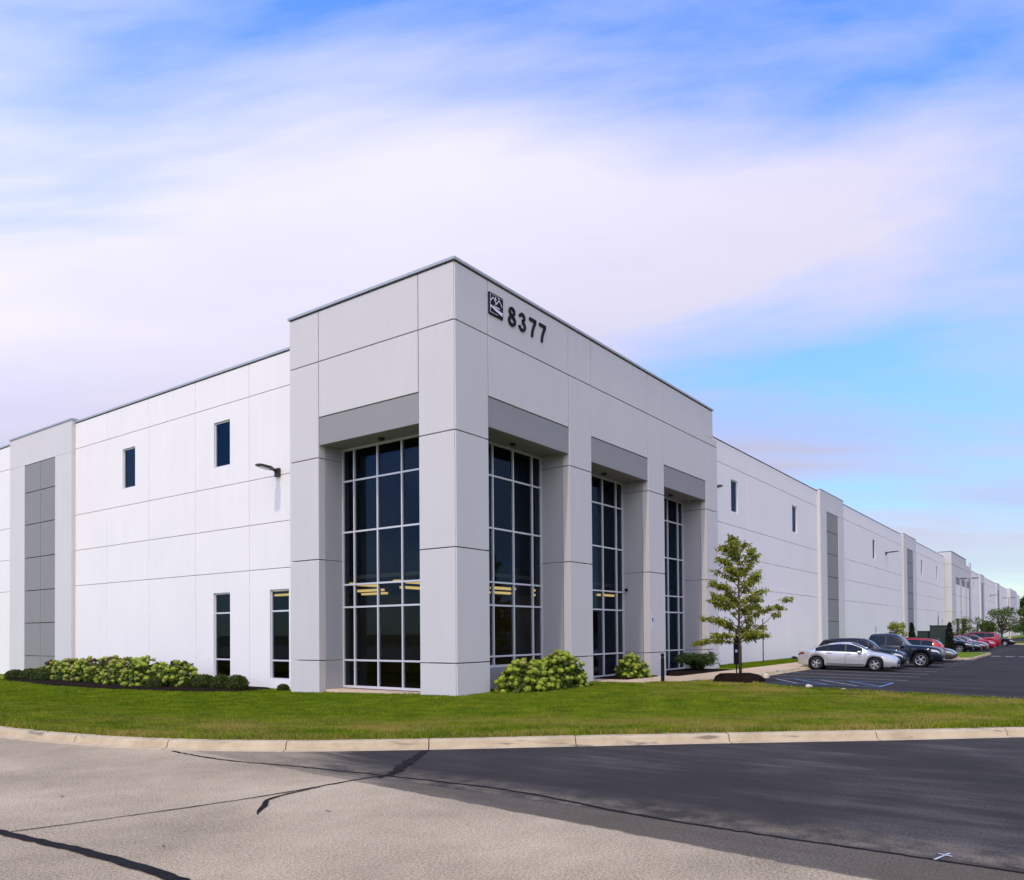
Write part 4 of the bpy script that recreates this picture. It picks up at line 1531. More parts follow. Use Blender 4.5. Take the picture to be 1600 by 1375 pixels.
# flower head: ball of small petals, shared by all heads of a kind
HEADS = {}
for key, mt_ in (('g', M_HEADG), ('t', M_HEADT), ('r', M_HEADR)):
    HEADS[key] = []
    for k in range(3):
        p = sphere_pts(60)
        sq = np.array([1.0, 1.0, 0.82])
        v = leaf_cloud(p * sq * rng.uniform(0.80, 1.0, (60, 1)), p, 0.34, 0.9)
        v *= 0.83
        bmc = bmesh.new()
        bmesh.ops.create_icosphere(bmc, subdivisions=2, radius=0.74)
        me_ = bpy.data.meshes.new('flower_head')
        for vtx in bmc.verts:
            vtx.co *= random.uniform(0.86, 1.14)
            vtx.co.z *= 0.85
        nb0 = len(bmc.verts)
        quads = [[bmc.verts.new(q) for q in v[4 * i_:4 * i_ + 4]] for i_ in range(len(v) // 4)]
        for q in quads:
            bmc.faces.new(q)
        bmc.to_mesh(me_)
        bmc.free()
        me_.materials.append(mt_)
        o = bpy.data.objects.new('flower_head', me_)
        HEADS[key].append(o.data)
        bpy.data.objects.remove(o)


def hydrangea(loc, rx, ry, h, nheads, nleaves, mix, label, head=0.125, flat=1.0):
    t = empty('hydrangea_shrub', loc, 0, label, 'shrub', 'hydrangea shrubs in the planting beds')
    # leaves through the volume of a flattened dome
    d = sphere_pts(nleaves)
    d[:, 2] = np.abs(d[:, 2])
    rad = rng.uniform(0.35, 1.0, nleaves) ** 0.5
    lump = 1 + 0.14 * np.sin(5 * np.arctan2(d[:, 1], d[:, 0]) + loc[0] * 3) * (1 - d[:, 2])
    pos = d * (rad * lump)[:, None] * np.array([rx, ry, h])
    leaf_obj('foliage', pos, d, 0.155, 0.62, M_HYDLEAF, t, 0.3)
    mb = MB()
    for k in range(7):
        a = k * 2 * pi / 7
        mb.tube([(0.08 * math.cos(a), 0.08 * math.sin(a), -0.05), (rx * 0.3 * math.cos(a), ry * 0.3 * math.sin(a), h * 0.45), (rx * 0.55 * math.cos(a), ry * 0.55 * math.sin(a), h * 0.75)], [0.012, 0.009, 0.005], 5)
    mb.build('stems', M_BARK, t)
    # heads spread over the dome with a minimum spacing
    done = []
    tries = 0
    while len(done) < nheads and tries < 9000:
        tries += 1
        q = sphere_pts(1)[0]
        q[2] = abs(q[2])
        if random.random() < 0.35 and q[2] < 0.3:
            continue
        k = random.uniform(0.90, 1.10)
        p = Vector((q[0] * rx * k, q[1] * ry * k, max(0.06, q[2] * h * k)))
        if any((p - o).length < head * 1.15 for o in done):
            continue
        done.append(p)
    for p in done:
        kind = random.choices('gtr', mix)[0]
        if kind == 'r' and p.z < h * 0.55:
            kind = 't'
        o = bpy.data.objects.new('flower_head', random.choice(HEADS[kind]))
        COL.objects.link(o)
        o.parent = t
        o.location = p
        s = head * random.uniform(0.72, 1.2)
        o.scale = (s, s, s * random.uniform(0.8, 1.05))
        o.rotation_euler = (random.uniform(-.5, .5), random.uniform(-.5, .5), random.uniform(0, 6.28))
    return t


# row against the white wall, from the far end towards the tower
HY = [(-0.9, 22.6, 0.62, 1.0, 0.75, 24, (2, 6, 2), 'farthest hydrangea of the row at the grey pier end'),
      (-0.9, 21.0, 0.70, 1.05, 0.86, 30, (2, 6, 2), 'second hydrangea from the far end of the row on the white wall'),
      (-0.9, 19.3, 0.75, 1.05, 0.95, 32, (3, 4, 4), 'hydrangea with russet heads left of the row middle'),
      (-1.0, 17.6, 0.80, 1.05, 1.00, 34, (3, 4, 4), 'hydrangea with many brown heads at the middle of the wall row'),
      (-1.1, 15.9, 0.85, 1.05, 1.05, 36, (5, 3, 2), 'tall hydrangea with a few dark top heads in the wall row'),
      (-1.15, 14.3, 0.85, 1.0, 1.00, 36, (8, 2, 0.6), 'bright green hydrangea nearest the viewer in the wall row'),
      (-0.85, 12.75, 0.70, 0.85, 0.92, 28, (6, 3, 0.6), 'last hydrangea of the wall row beside the clipped balls')]
for (x, y, rx, ry, h, nh, mix, lab) in HY:
    hydrangea((x, y, -0.16), rx, ry, h, int(nh * 1.7), 800, mix, lab, 0.132)
hydrangea((2.75, -0.50, -0.12), 1.2, 0.68, 0.95, 85, 1700, (9, 1, 0), 'large lime hydrangea left half by the first bay and corner pillar', 0.135)
hydrangea((4.75, -0.42, -0.12), 1.25, 0.66, 1.14, 85, 1700, (9, 1, 0), 'large lime hydrangea right half beside the second pillar', 0.135)
hydrangea((10.55, -0.05, -0.06), 0.78, 0.62, 0.82, 38, 900, (8, 1, 0), 'small round lime hydrangea in front of the middle bay', 0.13)

# clipped boxwood balls
p = sphere_pts(2600)
p[:, 2] = np.where(p[:, 2] < -0.5, -p[:, 2], p[:, 2])
rad = rng.uniform(0.86, 1.02, len(p)) * (1 + 0.05 * np.sin(6 * p[:, 0]) * np.cos(5 * p[:, 1] + 3 * p[:, 2]))
bv = leaf_cloud(p * rad[:, None], p, 0.12, 0.7)
bo = np_mesh('foliage', bv, np.arange(len(bv)), 4, M_BOX)
BOXME = bo.data
bpy.data.objects.remove(bo)
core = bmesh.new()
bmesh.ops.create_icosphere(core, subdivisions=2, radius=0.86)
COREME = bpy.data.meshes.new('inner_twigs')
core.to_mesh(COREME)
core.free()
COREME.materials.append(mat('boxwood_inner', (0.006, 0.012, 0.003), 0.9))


def boxwood(loc, r, h, label):
    t = empty('boxwood_ball', loc, random.uniform(0, 6), label, 'shrub', 'clipped boxwood balls in the wall bed')
    o = link_mesh('foliage', BOXME, None, t)
    o.scale = (r, r, h)
    o.location = (0, 0, h * 0.55)
    c = link_mesh('inner_twigs', COREME, None, t)
    c.scale = (r, r, h)
    c.location = (0, 0, h * 0.55)
    return t


for (x, y, r, h, lab) in [(-0.55, 9.55, 0.40, 0.36, 'clipped ball bush nearest the tower at the bed end'),
                          (-0.60, 10.4, 0.40, 0.36, 'second clipped ball bush from the tower, below the narrow window'),
                          (-0.70, 11.3, 0.44, 0.35, 'wide clipped ball bush under the left narrow window'),
                          (-1.0, 12.1, 0.30, 0.28, 'small clipped bush between the balls and the hydrangeas'),
                          (-1.6, 12.9, 0.36, 0.30, 'dark low bush in front of the last hydrangea'),
                          (-1.3, 23.9, 0.48, 0.34, 'dark low bush at the far left end of the bed'),
                          (-1.3, 22.8, 0.46, 0.32, 'second dark low bush from the left end of the bed'),
                          (-1.5, 21.8, 0.46, 0.32, 'third dark low bush from the left end of the bed'),
                          (-1.5, 25.0, 0.44, 0.30, 'outermost dark low bush left of the bed'),
                          (0.28, 8.1, 0.22, 0.16, 'tiny dark bush alone under the right narrow window')]:
    boxwood((x, y, -0.24), r, h, lab)

# spreading juniper
jn = empty('juniper_shrub', (16.3, -0.35, -0.06), 0, 'low spreading green juniper in front of the last bay', 'shrub')
pos, nr = [], []
mb = MB()
for k in range(46):
    a = random.uniform(0, 2 * pi)
    ln = random.uniform(0.5, 1.0)
    up = random.uniform(0.35, 0.75)
    prev = Vector((0, 0, 0))
    pl = [prev.copy()]
    for s in range(1, 7):
        u = s / 6
        q = Vector((math.cos(a) * 1.65 * ln * u, math.sin(a) * 0.75 * ln * u, up * math.sin(u * 2.1) * 0.95 + 0.03))
        pl.append(q)
        for _ in range(26):
            pos.append(tuple(q + Vector((random.gauss(0, .075), random.gauss(0, .075), random.gauss(0, .06)))))
            nr.append((random.gauss(0, 0.4), random.gauss(0, 0.4), 1))
    mb.tube(pl, [0.012, 0.01, 0.009, 0.008, 0.006, 0.005, 0.003], 4)
leaf_obj('foliage', pos, nr, 0.12, 0.32, M_JUN, jn)
mb.build('stems', M_BARK, jn)


def tube_taper(mb, p, q, r0, r1, bend, n=5):
    pts, rad = [], []
    p, q = Vector(p), Vector(q)
    for i in range(n + 1):
        u = i / n
        pts.append(p.lerp(q, u) + Vector((0, 0, bend * math.sin(u * pi))))
        rad.append(r0 + (r1 - r0) * u)
    mb.tube(pts, rad, 6)
    return pts


# the young tree in the mulch ring: an uneven, layered crown with drooping narrow leaves
tr = empty('young_tree', TREE, 0, 'young tree with feathery yellow-green leaves in the mulch mound', 'tree')
HR = Vector((0.589, -0.808, 0))      # one sideways direction of the crown
HD = Vector((0.808, 0.589, 0))
mb = MB()
tk = [(0, 0, 0.0), (0.01, 0, 0.9), (-0.01, 0.02, 1.8), (0.0, 0.0, 2.8), (-0.02, 0.02, 3.8), (-0.05, 0.02, 4.7), (-0.04, 0, 5.0)]
mb.tube(tk, [0.062, 0.052, 0.045, 0.036, 0.025, 0.012, 0.006], 8)
trunk = mb.build('trunk', M_BARK, tr, smooth=True)
mbL = MB()
lp, ln_ = [], []
# (start height, sideways, depth, end height, leaf density)
BR = [(1.30, -1.50, 0.2, 1.42, 1.0), (1.40, -0.95, -0.7, 1.62, 0.9), (1.45, 1.70, -0.1, 2.95, 1.3), (1.55, 0.8, 0.8, 1.95, 0.9), (1.5, 0.5, -0.9, 1.75, 0.9), (1.75, -1.25, -0.3, 2.15, 0.9),
      (1.9, -1.2, 0.5, 2.35, 0.8), (1.9, 1.15, -0.4, 2.5, 1.0), (2.1, -1.15, 0.1, 2.80, 1.0), (2.2, 0.75, 0.7, 2.7, 0.9), (2.3, 1.05, 0.15, 3.10, 0.9), (2.4, -0.95, -0.55, 3.0, 0.9),
      (2.6, 0.45, -0.85, 3.15, 0.9), (2.7, -0.75, 0.5, 3.3, 0.8), (2.95, 0.70, 0.1, 3.55, 0.8), (3.0, -0.9, -0.1, 3.55, 1.0), (3.15, 0.5, -0.5, 3.75, 0.8), (3.3, -0.85, 0.25, 3.95, 1.0),
      (3.5, 0.85, -0.05, 4.35, 0.7), (3.55, -0.55, -0.45, 4.1, 0.9), (3.6, 0.35, 0.5, 4.2, 0.8), (3.8, -0.80, 0.0, 4.45, 1.0), (3.95, 0.45, -0.2, 4.6, 0.6), (4.1, -0.5, 0.3, 4.75, 0.9), (4.2, -0.35, -0.3, 4.9, 0.9),
      (4.3, 0.25, 0.1, 4.95, 0.7), (4.4, -0.2, 0.1, 5.05, 0.9), (1.6, -0.5, 0.95, 2.0, 0.8), (2.5, -0.2, 0.9, 3.1, 0.8), (1.35, 0.85, -0.35, 1.75, 0.9)]
for (z0, sx_, dx_, z1, dens) in BR:
    p0 = Vector((0, 0, z0))
    kk = random.uniform(0.72, 1.18) if sx_ < 1.4 else 1.0
    p1 = (HR * sx_ + HD * dx_) * kk + Vector((0, 0, z1 + random.uniform(-0.12, 0.12)))
    pts = tube_taper(mbL, p0, p1, 0.022 if z0 < 3 else 0.014, 0.004, 0.10 if sx_ < 1.5 else -0.15, 7)
    L = (p1 - p0).length
    for i, q in enumerate(pts):
        u = i / 7
        if u < 0.15:
            continue
        # side twigs with two rows of hanging leaves
        if random.random() < 0.14:
            continue
        for tw in range(int(random.uniform(4, 9.5) * dens + 1)):
            a = random.uniform(0, 2 * pi)
            tl = random.uniform(0.14, 0.36) * (1.15 - 0.45 * u)
            tip = q + Vector((math.cos(a) * tl, math.sin(a) * tl, random.uniform(-0.08, 0.10)))
            if random.random() < 0.4:
                mbL.tube([q, tip], [0.004, 0.002], 3)
            nl = int(random.uniform(8, 13))
            for k in range(nl):
                s = (k + 1) / nl
                w = q.lerp(tip, s) + Vector((random.gauss(0, .02), random.gauss(0, .02), random.gauss(0, .02)))
                lp.append(tuple(w))
                ln_.append((random.gauss(0, 0.6), random.gauss(0, 0.6), 0.7))
mbL.build('limbs', M_BARK, tr)
leaf_obj('crown', lp, ln_, 0.135, 0.36, M_TREELEAF, tr, 1.5)
# stake tie on the trunk
MB().tube([(0.07, -0.03, -0.05), (0.07, -0.03, 1.25)], 0.016, 6).build('stake', M_BARK, tr)


def round_tree(name, loc, h, r, nleaf, size, mt, label, cat='tree', group=None, trunk_h=0.35, seed=1, squash=1.0):
    rr = random.Random(seed)
    t = empty(name, loc, rr.uniform(0, 6), label, cat, group)
    mb = MB()
    mb.tube([(0, 0, -0.3), (0.03 * r, 0, h * trunk_h), (0, 0.04 * r, h * 0.75)], [0.035 * h, 0.026 * h, 0.01 * h], 7)
    clumps = []
    for k in range(13):
        a = rr.uniform(0, 2 * pi)
        z = rr.uniform(trunk_h * 0.85, 0.95)
        rad = r * rr.uniform(0.25, 0.75) * math.sin(min(1, (1.12 - z) * 1.9) * pi / 2)
        c = Vector((math.cos(a) * rad, math.sin(a) * rad, z * h))
        clumps.append((c, r * rr.uniform(0.26, 0.48)))
        mb.tube([(0, 0, h * trunk_h * rr.uniform(0.7, 1.3)), c * 0.6 + Vector((0, 0, h * 0.15)), c], [0.014 * h, 0.009 * h, 0.003 * h], 5)
    mb.build('trunk', M_BARK, t)
    pos, nrm = [], []
    per = nleaf // len(clumps)
    for c, cr in clumps:
        d = sphere_pts(per)
        q = d * (rng.uniform(0.2, 1.0, per) ** 0.5)[:, None] * np.array([cr, cr, cr * 0.72 * squash]) + np.array(c)
        pos.append(q)
        nrm.append(d + np.array([0, 0, 0.4]))
    leaf_obj('crown', np.concatenate(pos), np.concatenate(nrm), size, 0.6, mt, t, 0.2)
    return t


# trees along the far part of the lot
round_tree('small_tree', (48.5, -2.9, -0.05), 2.4, 0.85, 900, 0.16, M_TREELEAF, 'small light green tree on the verge behind the dark pickup', trunk_h=0.45, seed=3)
round_tree('small_tree', (84, -3.4, -0.05), 3.2, 1.2, 900, 0.18, M_FARLEAF, 'small tree before the entrance block, above the dark cars', trunk_h=0.4, seed=5)
round_tree('small_tree', (112, -5.2, -0.1), 5.0, 3.0, 2600, 0.24, M_FARLEAF, 'spreading light green tree behind the red cars', trunk_h=0.28, seed=8, group='trees at the far end of the lot')
round_tree('small_tree', (118, -8.0, -0.1), 4.6, 2.7, 2600, 0.24, M_FARLEAF, 'light green tree right of the spreading one, left of the frame edge', trunk_h=0.28, seed=11, group='trees at the far end of the lot')
round_tree('small_tree', (104, -3.6, -0.1), 3.2, 1.8, 1600, 0.22, M_FARLEAF, 'lower light green tree left of the spreading one', trunk_h=0.28, seed=12, group='trees at the far end of the lot')
round_tree('small_tree', (108, -8.6, -0.2), 5.2, 2.2, 2600, 0.24, M_FARLEAF, 'green tree at the right frame edge over the lot', trunk_h=0.28, seed=14, group='trees at the far end of the lot')
FT = ['tall dark tree at the far end of the long wall', 'dark tree just right of the far wall end', 'dark distant tree at the right frame edge', 'farthest dark tree behind the lot, outside the wall line',
      'dark distant tree second from the right', 'rightmost dark distant tree']
for i, (x, y, h) in enumerate([(276, 0.5, 13.5), (285, -12, 14), (262, -14, 11), (300, -22, 15), (280, -31, 14), (290, -42, 15)]):
    round_tree('distant_tree', (x, y, -0.5), h, h * 0.42, 2200, 0.8, M_DARKLEAF, FT[i], group='dark trees beyond the lot', trunk_h=0.12, seed=20 + i)
# the trees go on around the site
hedge_pos, hedge_n = [], []
for x0, y0, x1, y1 in ((310, -50, 250, -190), (250, -190, -140, -200)):
    for k in range(70):
        u = k / 70
        c = np.array([x0 + (x1 - x0) * u + random.gauss(0, 4), y0 + (y1 - y0) * u + random.gauss(0, 4), random.uniform(3, 8)])
        d = sphere_pts(160)
        hedge_pos.append(c + d * rng.uniform(0.4, 1, (160, 1)) * np.array([5, 5, c[2] * 1.05]))
        hedge_n.append(d)
wood = leaf_obj('woodland', np.concatenate(hedge_pos), np.concatenate(hedge_n), 1.6, 0.7, M_DARKLEAF, None)
tag(wood, 'far dark belt of woodland closing the horizon', 'woodland', kind='stuff')


def arborvitae(loc, h, r, label):
    t = empty('arborvitae', loc, 0, label, 'tree', 'dark conical evergreens by the enclosures')
    n = 1500
    z = rng.uniform(0.0, 1.0, n) ** 1.25
    a = rng.uniform(0, 2 * pi, n)
    rr = r * np.sqrt(np.clip(1 - z, 0, 1)) * np.minimum(1, 0.6 + z * 4) * rng.uniform(0.75, 1.05, n)
    pos = np.stack([rr * np.cos(a), rr * np.sin(a), z * h], 1)
    leaf_obj('crown', pos, np.stack([np.cos(a), np.sin(a), 0 * a + 0.3], 1), 0.16, 0.5, M_CONE, t, -1.0)
    MB().tube([(0, 0, -0.1), (0, 0, h * 0.85)], [0.06, 0.02], 6).build('trunk', M_BARK, t)
    return t


arborvitae((52.0, -3.35, -0.08), 2.3, 0.30, 'dark pointed evergreen left of the green enclosure')
arborvitae((51.5, -6.05, -0.10), 2.3, 0.32, 'dark pointed evergreen right of the green enclosure')


def enclosure(x0, x1, y0, y1, h, label):
    t = empty('utility_enclosure', (x0, y0, -0.08), 0, label, 'utility box', 'green utility enclosures')
    MB().cbox(0, x1 - x0, 0, y1 - y0, 0, h - 0.06, 0.02).build('cabinet', M_GREENBOX, t)
    MB().cbox(-0.04, x1 - x0 + 0.04, -0.04, y1 - y0 + 0.04, h - 0.058, h, 0.03).build('lid', M_GREENBOX, t)
    w = y1 - y0
    for k in range(2):
        MB().cbox(-0.02, -0.001, 0.05 + k * w / 2, w / 2 - 0.03 + k * w / 2, 0.12, h - 0.2, 0.006).build('door', M_GREENBOX, t)
    MB().box(-0.05, -0.022, w / 2 - 0.08, w / 2 - 0.05, h * 0.45, h * 0.55).build('handle', M_STEEL, t)
    MB().cbox(-0.15, x1 - x0 + 0.15, -0.15, y1 - y0 + 0.15, -0.2, -0.002, 0.02).build('pad', M_CONC, t)
    return t


enclosure(52.0, 53.4, -5.75, -4.62, 2.15, 'tall dark green utility enclosure between the pointed evergreens')
enclosure(52.6, 53.8, -4.45, -3.65, 1.72, 'lower dark green enclosure left of the tall one')


def lamp_pole(loc, h, label, heads=((1.0, 0), (-0.6, 0.3))):
    t = empty('lamp_pole', loc, 0, label, 'lamp', 'tall lamp poles in the lot')
    MB().tube([(0, 0, 0), (0, 0, h)], [0.07, 0.05], 8).build('pole', M_POLE, t)
    MB().tube([(0, 0, -0.1), (0, 0, 0.6)], 0.25, 10).build('base', M_CONC, t)
    for dx, dy in heads:
        d = Vector((dy, dx, 0)).normalized()
        mb = MB()
        mb.tube([(0, 0, h - 0.05), tuple(d * 0.35 + Vector((0, 0, h)))], 0.035, 6)
        hd = mb.build('arm', M_POLE, t)
        s = Vector((-d.y, d.x, 0)) * 0.17
        a, b_ = d * 0.3, d * 0.95
        z0, z1 = h - 0.05, h + 0.05
        vs_ = [tuple(q + Vector((0, 0, z))) for z in (z0, z1) for q in (a - s, a + s, b_ + s, b_ - s)]
        MB().add(vs_, [(0, 3, 2, 1), (4, 5, 6, 7), (0, 1, 5, 4), (1, 2, 6, 5), (2, 3, 7, 6), (3, 0, 4, 7)]).build('lamp_head', M_FIX, hd)
    return t


lamp_pole((90, -3.55, -0.1), 7.9, 'double headed lamp pole before the second entrance block', ((1, 0), (-1, 0)))
lamp_pole((150, -3.6, -0.1), 7.5, 'far lamp pole near the end of the long wall', ((1, 0), (-1, 0)))

# kerbed island among the bays
isl = empty('parking_island')
tag(isl, kind='structure')
ip = [(40.6, -3.6), (40.6, -7.9), (41.0, -8.4), (42.0, -8.6), (53.5, -8.6), (54.8, -8.4), (55.2, -7.9), (55.2, -3.6)]
for i in range(len(ip) - 1):
    p, q = Vector(ip[i]), Vector(ip[i + 1])
    n = max(1, int((q - p).length / 2.4))
    d = (q - p).normalized()
    nn = Vector((-d.y, d.x)) * 0.16
    for k in range(n):
        a, b_ = p.lerp(q, k / n), p.lerp(q, (k + 1) / n)
        zt = lot_z(a.y) + 0.13
        quad = [a, b_, b_ + nn, a + nn]
        MB().rings([[(v.x, v.y, zt - 0.3) for v in quad], [(v.x, v.y, zt - 0.015) for v in quad], [(v.x + (0.01 if v in (a, b_) else 0), v.y, zt) for v in quad]]).build('kerb_stone', M_KERB, isl)
MB().add([(x, y, lot_z(y) + 0.115) for x, y in [(40.7, -3.6), (40.7, -7.85), (41.05, -8.3), (42, -8.5), (53.5, -8.5), (54.75, -8.3), (55.1, -7.85), (55.1, -3.6)]], [tuple(range(8))]).build('turf', M_GRASS, isl, fix=False)
isl2 = empty('parking_island')
tag(isl2, kind='structure')
MB().cbox(100, 122, -12.5, -3.5, -0.5, -0.12, 0.1).build('turf', M_GRASS, isl2)
MB().cbox(99.75, 99.98, -12.6, -3.5, -0.5, -0.10, 0.03).build('kerb_stone', M_KERB, isl2)
MB().cbox(99.75, 122, -12.8, -12.52, -0.5, -0.10, 0.03).build('kerb_stone', M_KERB, isl2)

# ------------------------------------------------------------------ cars
def smooth_interp(x, pts):
    """monotone-ish piecewise cubic through (x, value) points"""
    xs_ = [p[0] for p in pts]
    ys_ = [p[1] for p in pts]
    if x <= xs_[0]:
        return ys_[0]
    if x >= xs_[-1]:
        return ys_[-1]
    for i in range(len(xs_) - 1):
        if x <= xs_[i + 1]:
            break
    h = xs_[i + 1] - xs_[i]
    d = (ys_[i + 1] - ys_[i]) / h

    def slope(k):
        if k <= 0 or k >= len(xs_) - 1:
            return d if k in (0, len(xs_) - 1) and (k == i or k == i + 1) else 0
        a = (ys_[k] - ys_[k - 1]) / (xs_[k] - xs_[k - 1])
        b_ = (ys_[k + 1] - ys_[k]) / (xs_[k + 1] - xs_[k])
        return 0 if a * b_ <= 0 else 2 * a * b_ / (a + b_)
    m0, m1 = slope(i), slope(i + 1)
    t = (x - xs_[i]) / h
    return ((2 * t ** 3 - 3 * t ** 2 + 1) * ys_[i] + (t ** 3 - 2 * t ** 2 + t) * h * m0 + (-2 * t ** 3 + 3 * t ** 2) * ys_[i + 1] + (t ** 3 - t ** 2) * h * m1)


CARS = {
    'sedan': dict(L=4.85, W=0.91, ax=(-1.43, 1.42), R=0.34, arch=0.41, sill=0.21,
                  top=[(-2.42, 0.86), (-2.38, 0.97), (-2.2, 1.02), (-1.85, 1.06), (-1.3, 1.24), (-0.75, 1.40), (-0.15, 1.455), (0.25, 1.43), (0.62, 1.30), (1.02, 1.06), (1.12, 1.00), (1.6, 0.93), (2.05, 0.83), (2.3, 0.70), (2.42, 0.56)],
                  belt=[(-2.42, 0.80), (-2.2, 0.93), (-1.5, 0.965), (-0.5, 0.94), (0.6, 0.90), (1.1, 0.88), (1.7, 0.80), (2.2, 0.68), (2.42, 0.52)],
                  side=[(-1.48, -0.88), (-0.86, -0.02), (0.04, 0.80)], ws=(0.30, 1.02), rw=(-1.80, -0.85), mirror=0.66, cab=(-1.9, 1.1)),
    'crossover': dict(L=4.65, W=0.93, ax=(-1.36, 1.36), R=0.36, arch=0.44, sill=0.25,
                      top=[(-2.32, 0.95), (-2.29, 1.12), (-2.18, 1.30), (-1.95, 1.56), (-1.4, 1.62), (-0.5, 1.66), (0.1, 1.64), (0.45, 1.52), (0.95, 1.18), (1.08, 1.11), (1.6, 1.05), (2.0, 0.95), (2.22, 0.82), (2.32, 0.62)],
                      belt=[(-2.32, 0.90), (-2.1, 1.08), (-1.4, 1.08), (-0.4, 1.03), (0.6, 1.0), (1.1, 0.98), (1.7, 0.91), (2.15, 0.80), (2.32, 0.58)],
                      side=[(-1.85, -1.12), (-1.08, -0.12), (-0.06, 0.72)], ws=(0.18, 0.98), rw=(-2.22, -1.98), mirror=0.62, cab=(-2.3, 1.05)),
    'pickup': dict(L=5.6, W=0.98, ax=(-1.75, 1.75), R=0.41, arch=0.50, sill=0.36,
                   top=[(-2.80, 1.05), (-2.78, 1.16), (-2.0, 1.18), (-1.12, 1.18), (-1.08, 1.22), (-0.98, 1.70), (-0.85, 1.85), (0.0, 1.88), (0.35, 1.84), (0.62, 1.70), (1.02, 1.28), (1.12, 1.24), (1.9, 1.20), (2.5, 1.12), (2.72, 0.98), (2.80, 0.72)],
                   belt=[(-2.80, 1.0), (-2.7, 1.13), (-1.2, 1.14), (-0.5, 1.16), (0.8, 1.13), (1.1, 1.12), (2.0, 1.08), (2.6, 0.98), (2.80, 0.68)],
                   side=[(-0.90, -0.10), (-0.02, 0.82)], ws=(0.42, 1.03), rw=(-1.05, -0.9), mirror=0.78, cab=(-1.1, 1.1)),
}
CARS['hatch'] = dict(CARS['crossover'], top=[(-2.1, 0.90), (-2.08, 1.02), (-1.98, 1.18), (-1.72, 1.40), (-1.2, 1.49), (-0.4, 1.53), (0.1, 1.51), (0.45, 1.40), (0.98, 1.09), (1.1, 1.02), (1.6, 0.95), (1.95, 0.84), (2.1, 0.60)],
                     belt=[(-2.1, 0.84), (-1.9, 1.02), (-1.2, 0.99), (-0.4, 0.96), (0.6, 0.93), (1.1, 0.91), (1.7, 0.82), (2.0, 0.72), (2.1, 0.56)],
                     L=4.2, R=0.33, arch=0.40, sill=0.22, W=0.89, ax=(-1.28, 1.32), side=[(-1.62, -1.02), (-0.98, -0.08), (-0.02, 0.72)], ws=(0.2, 0.98), rw=(-2.0, -1.72))


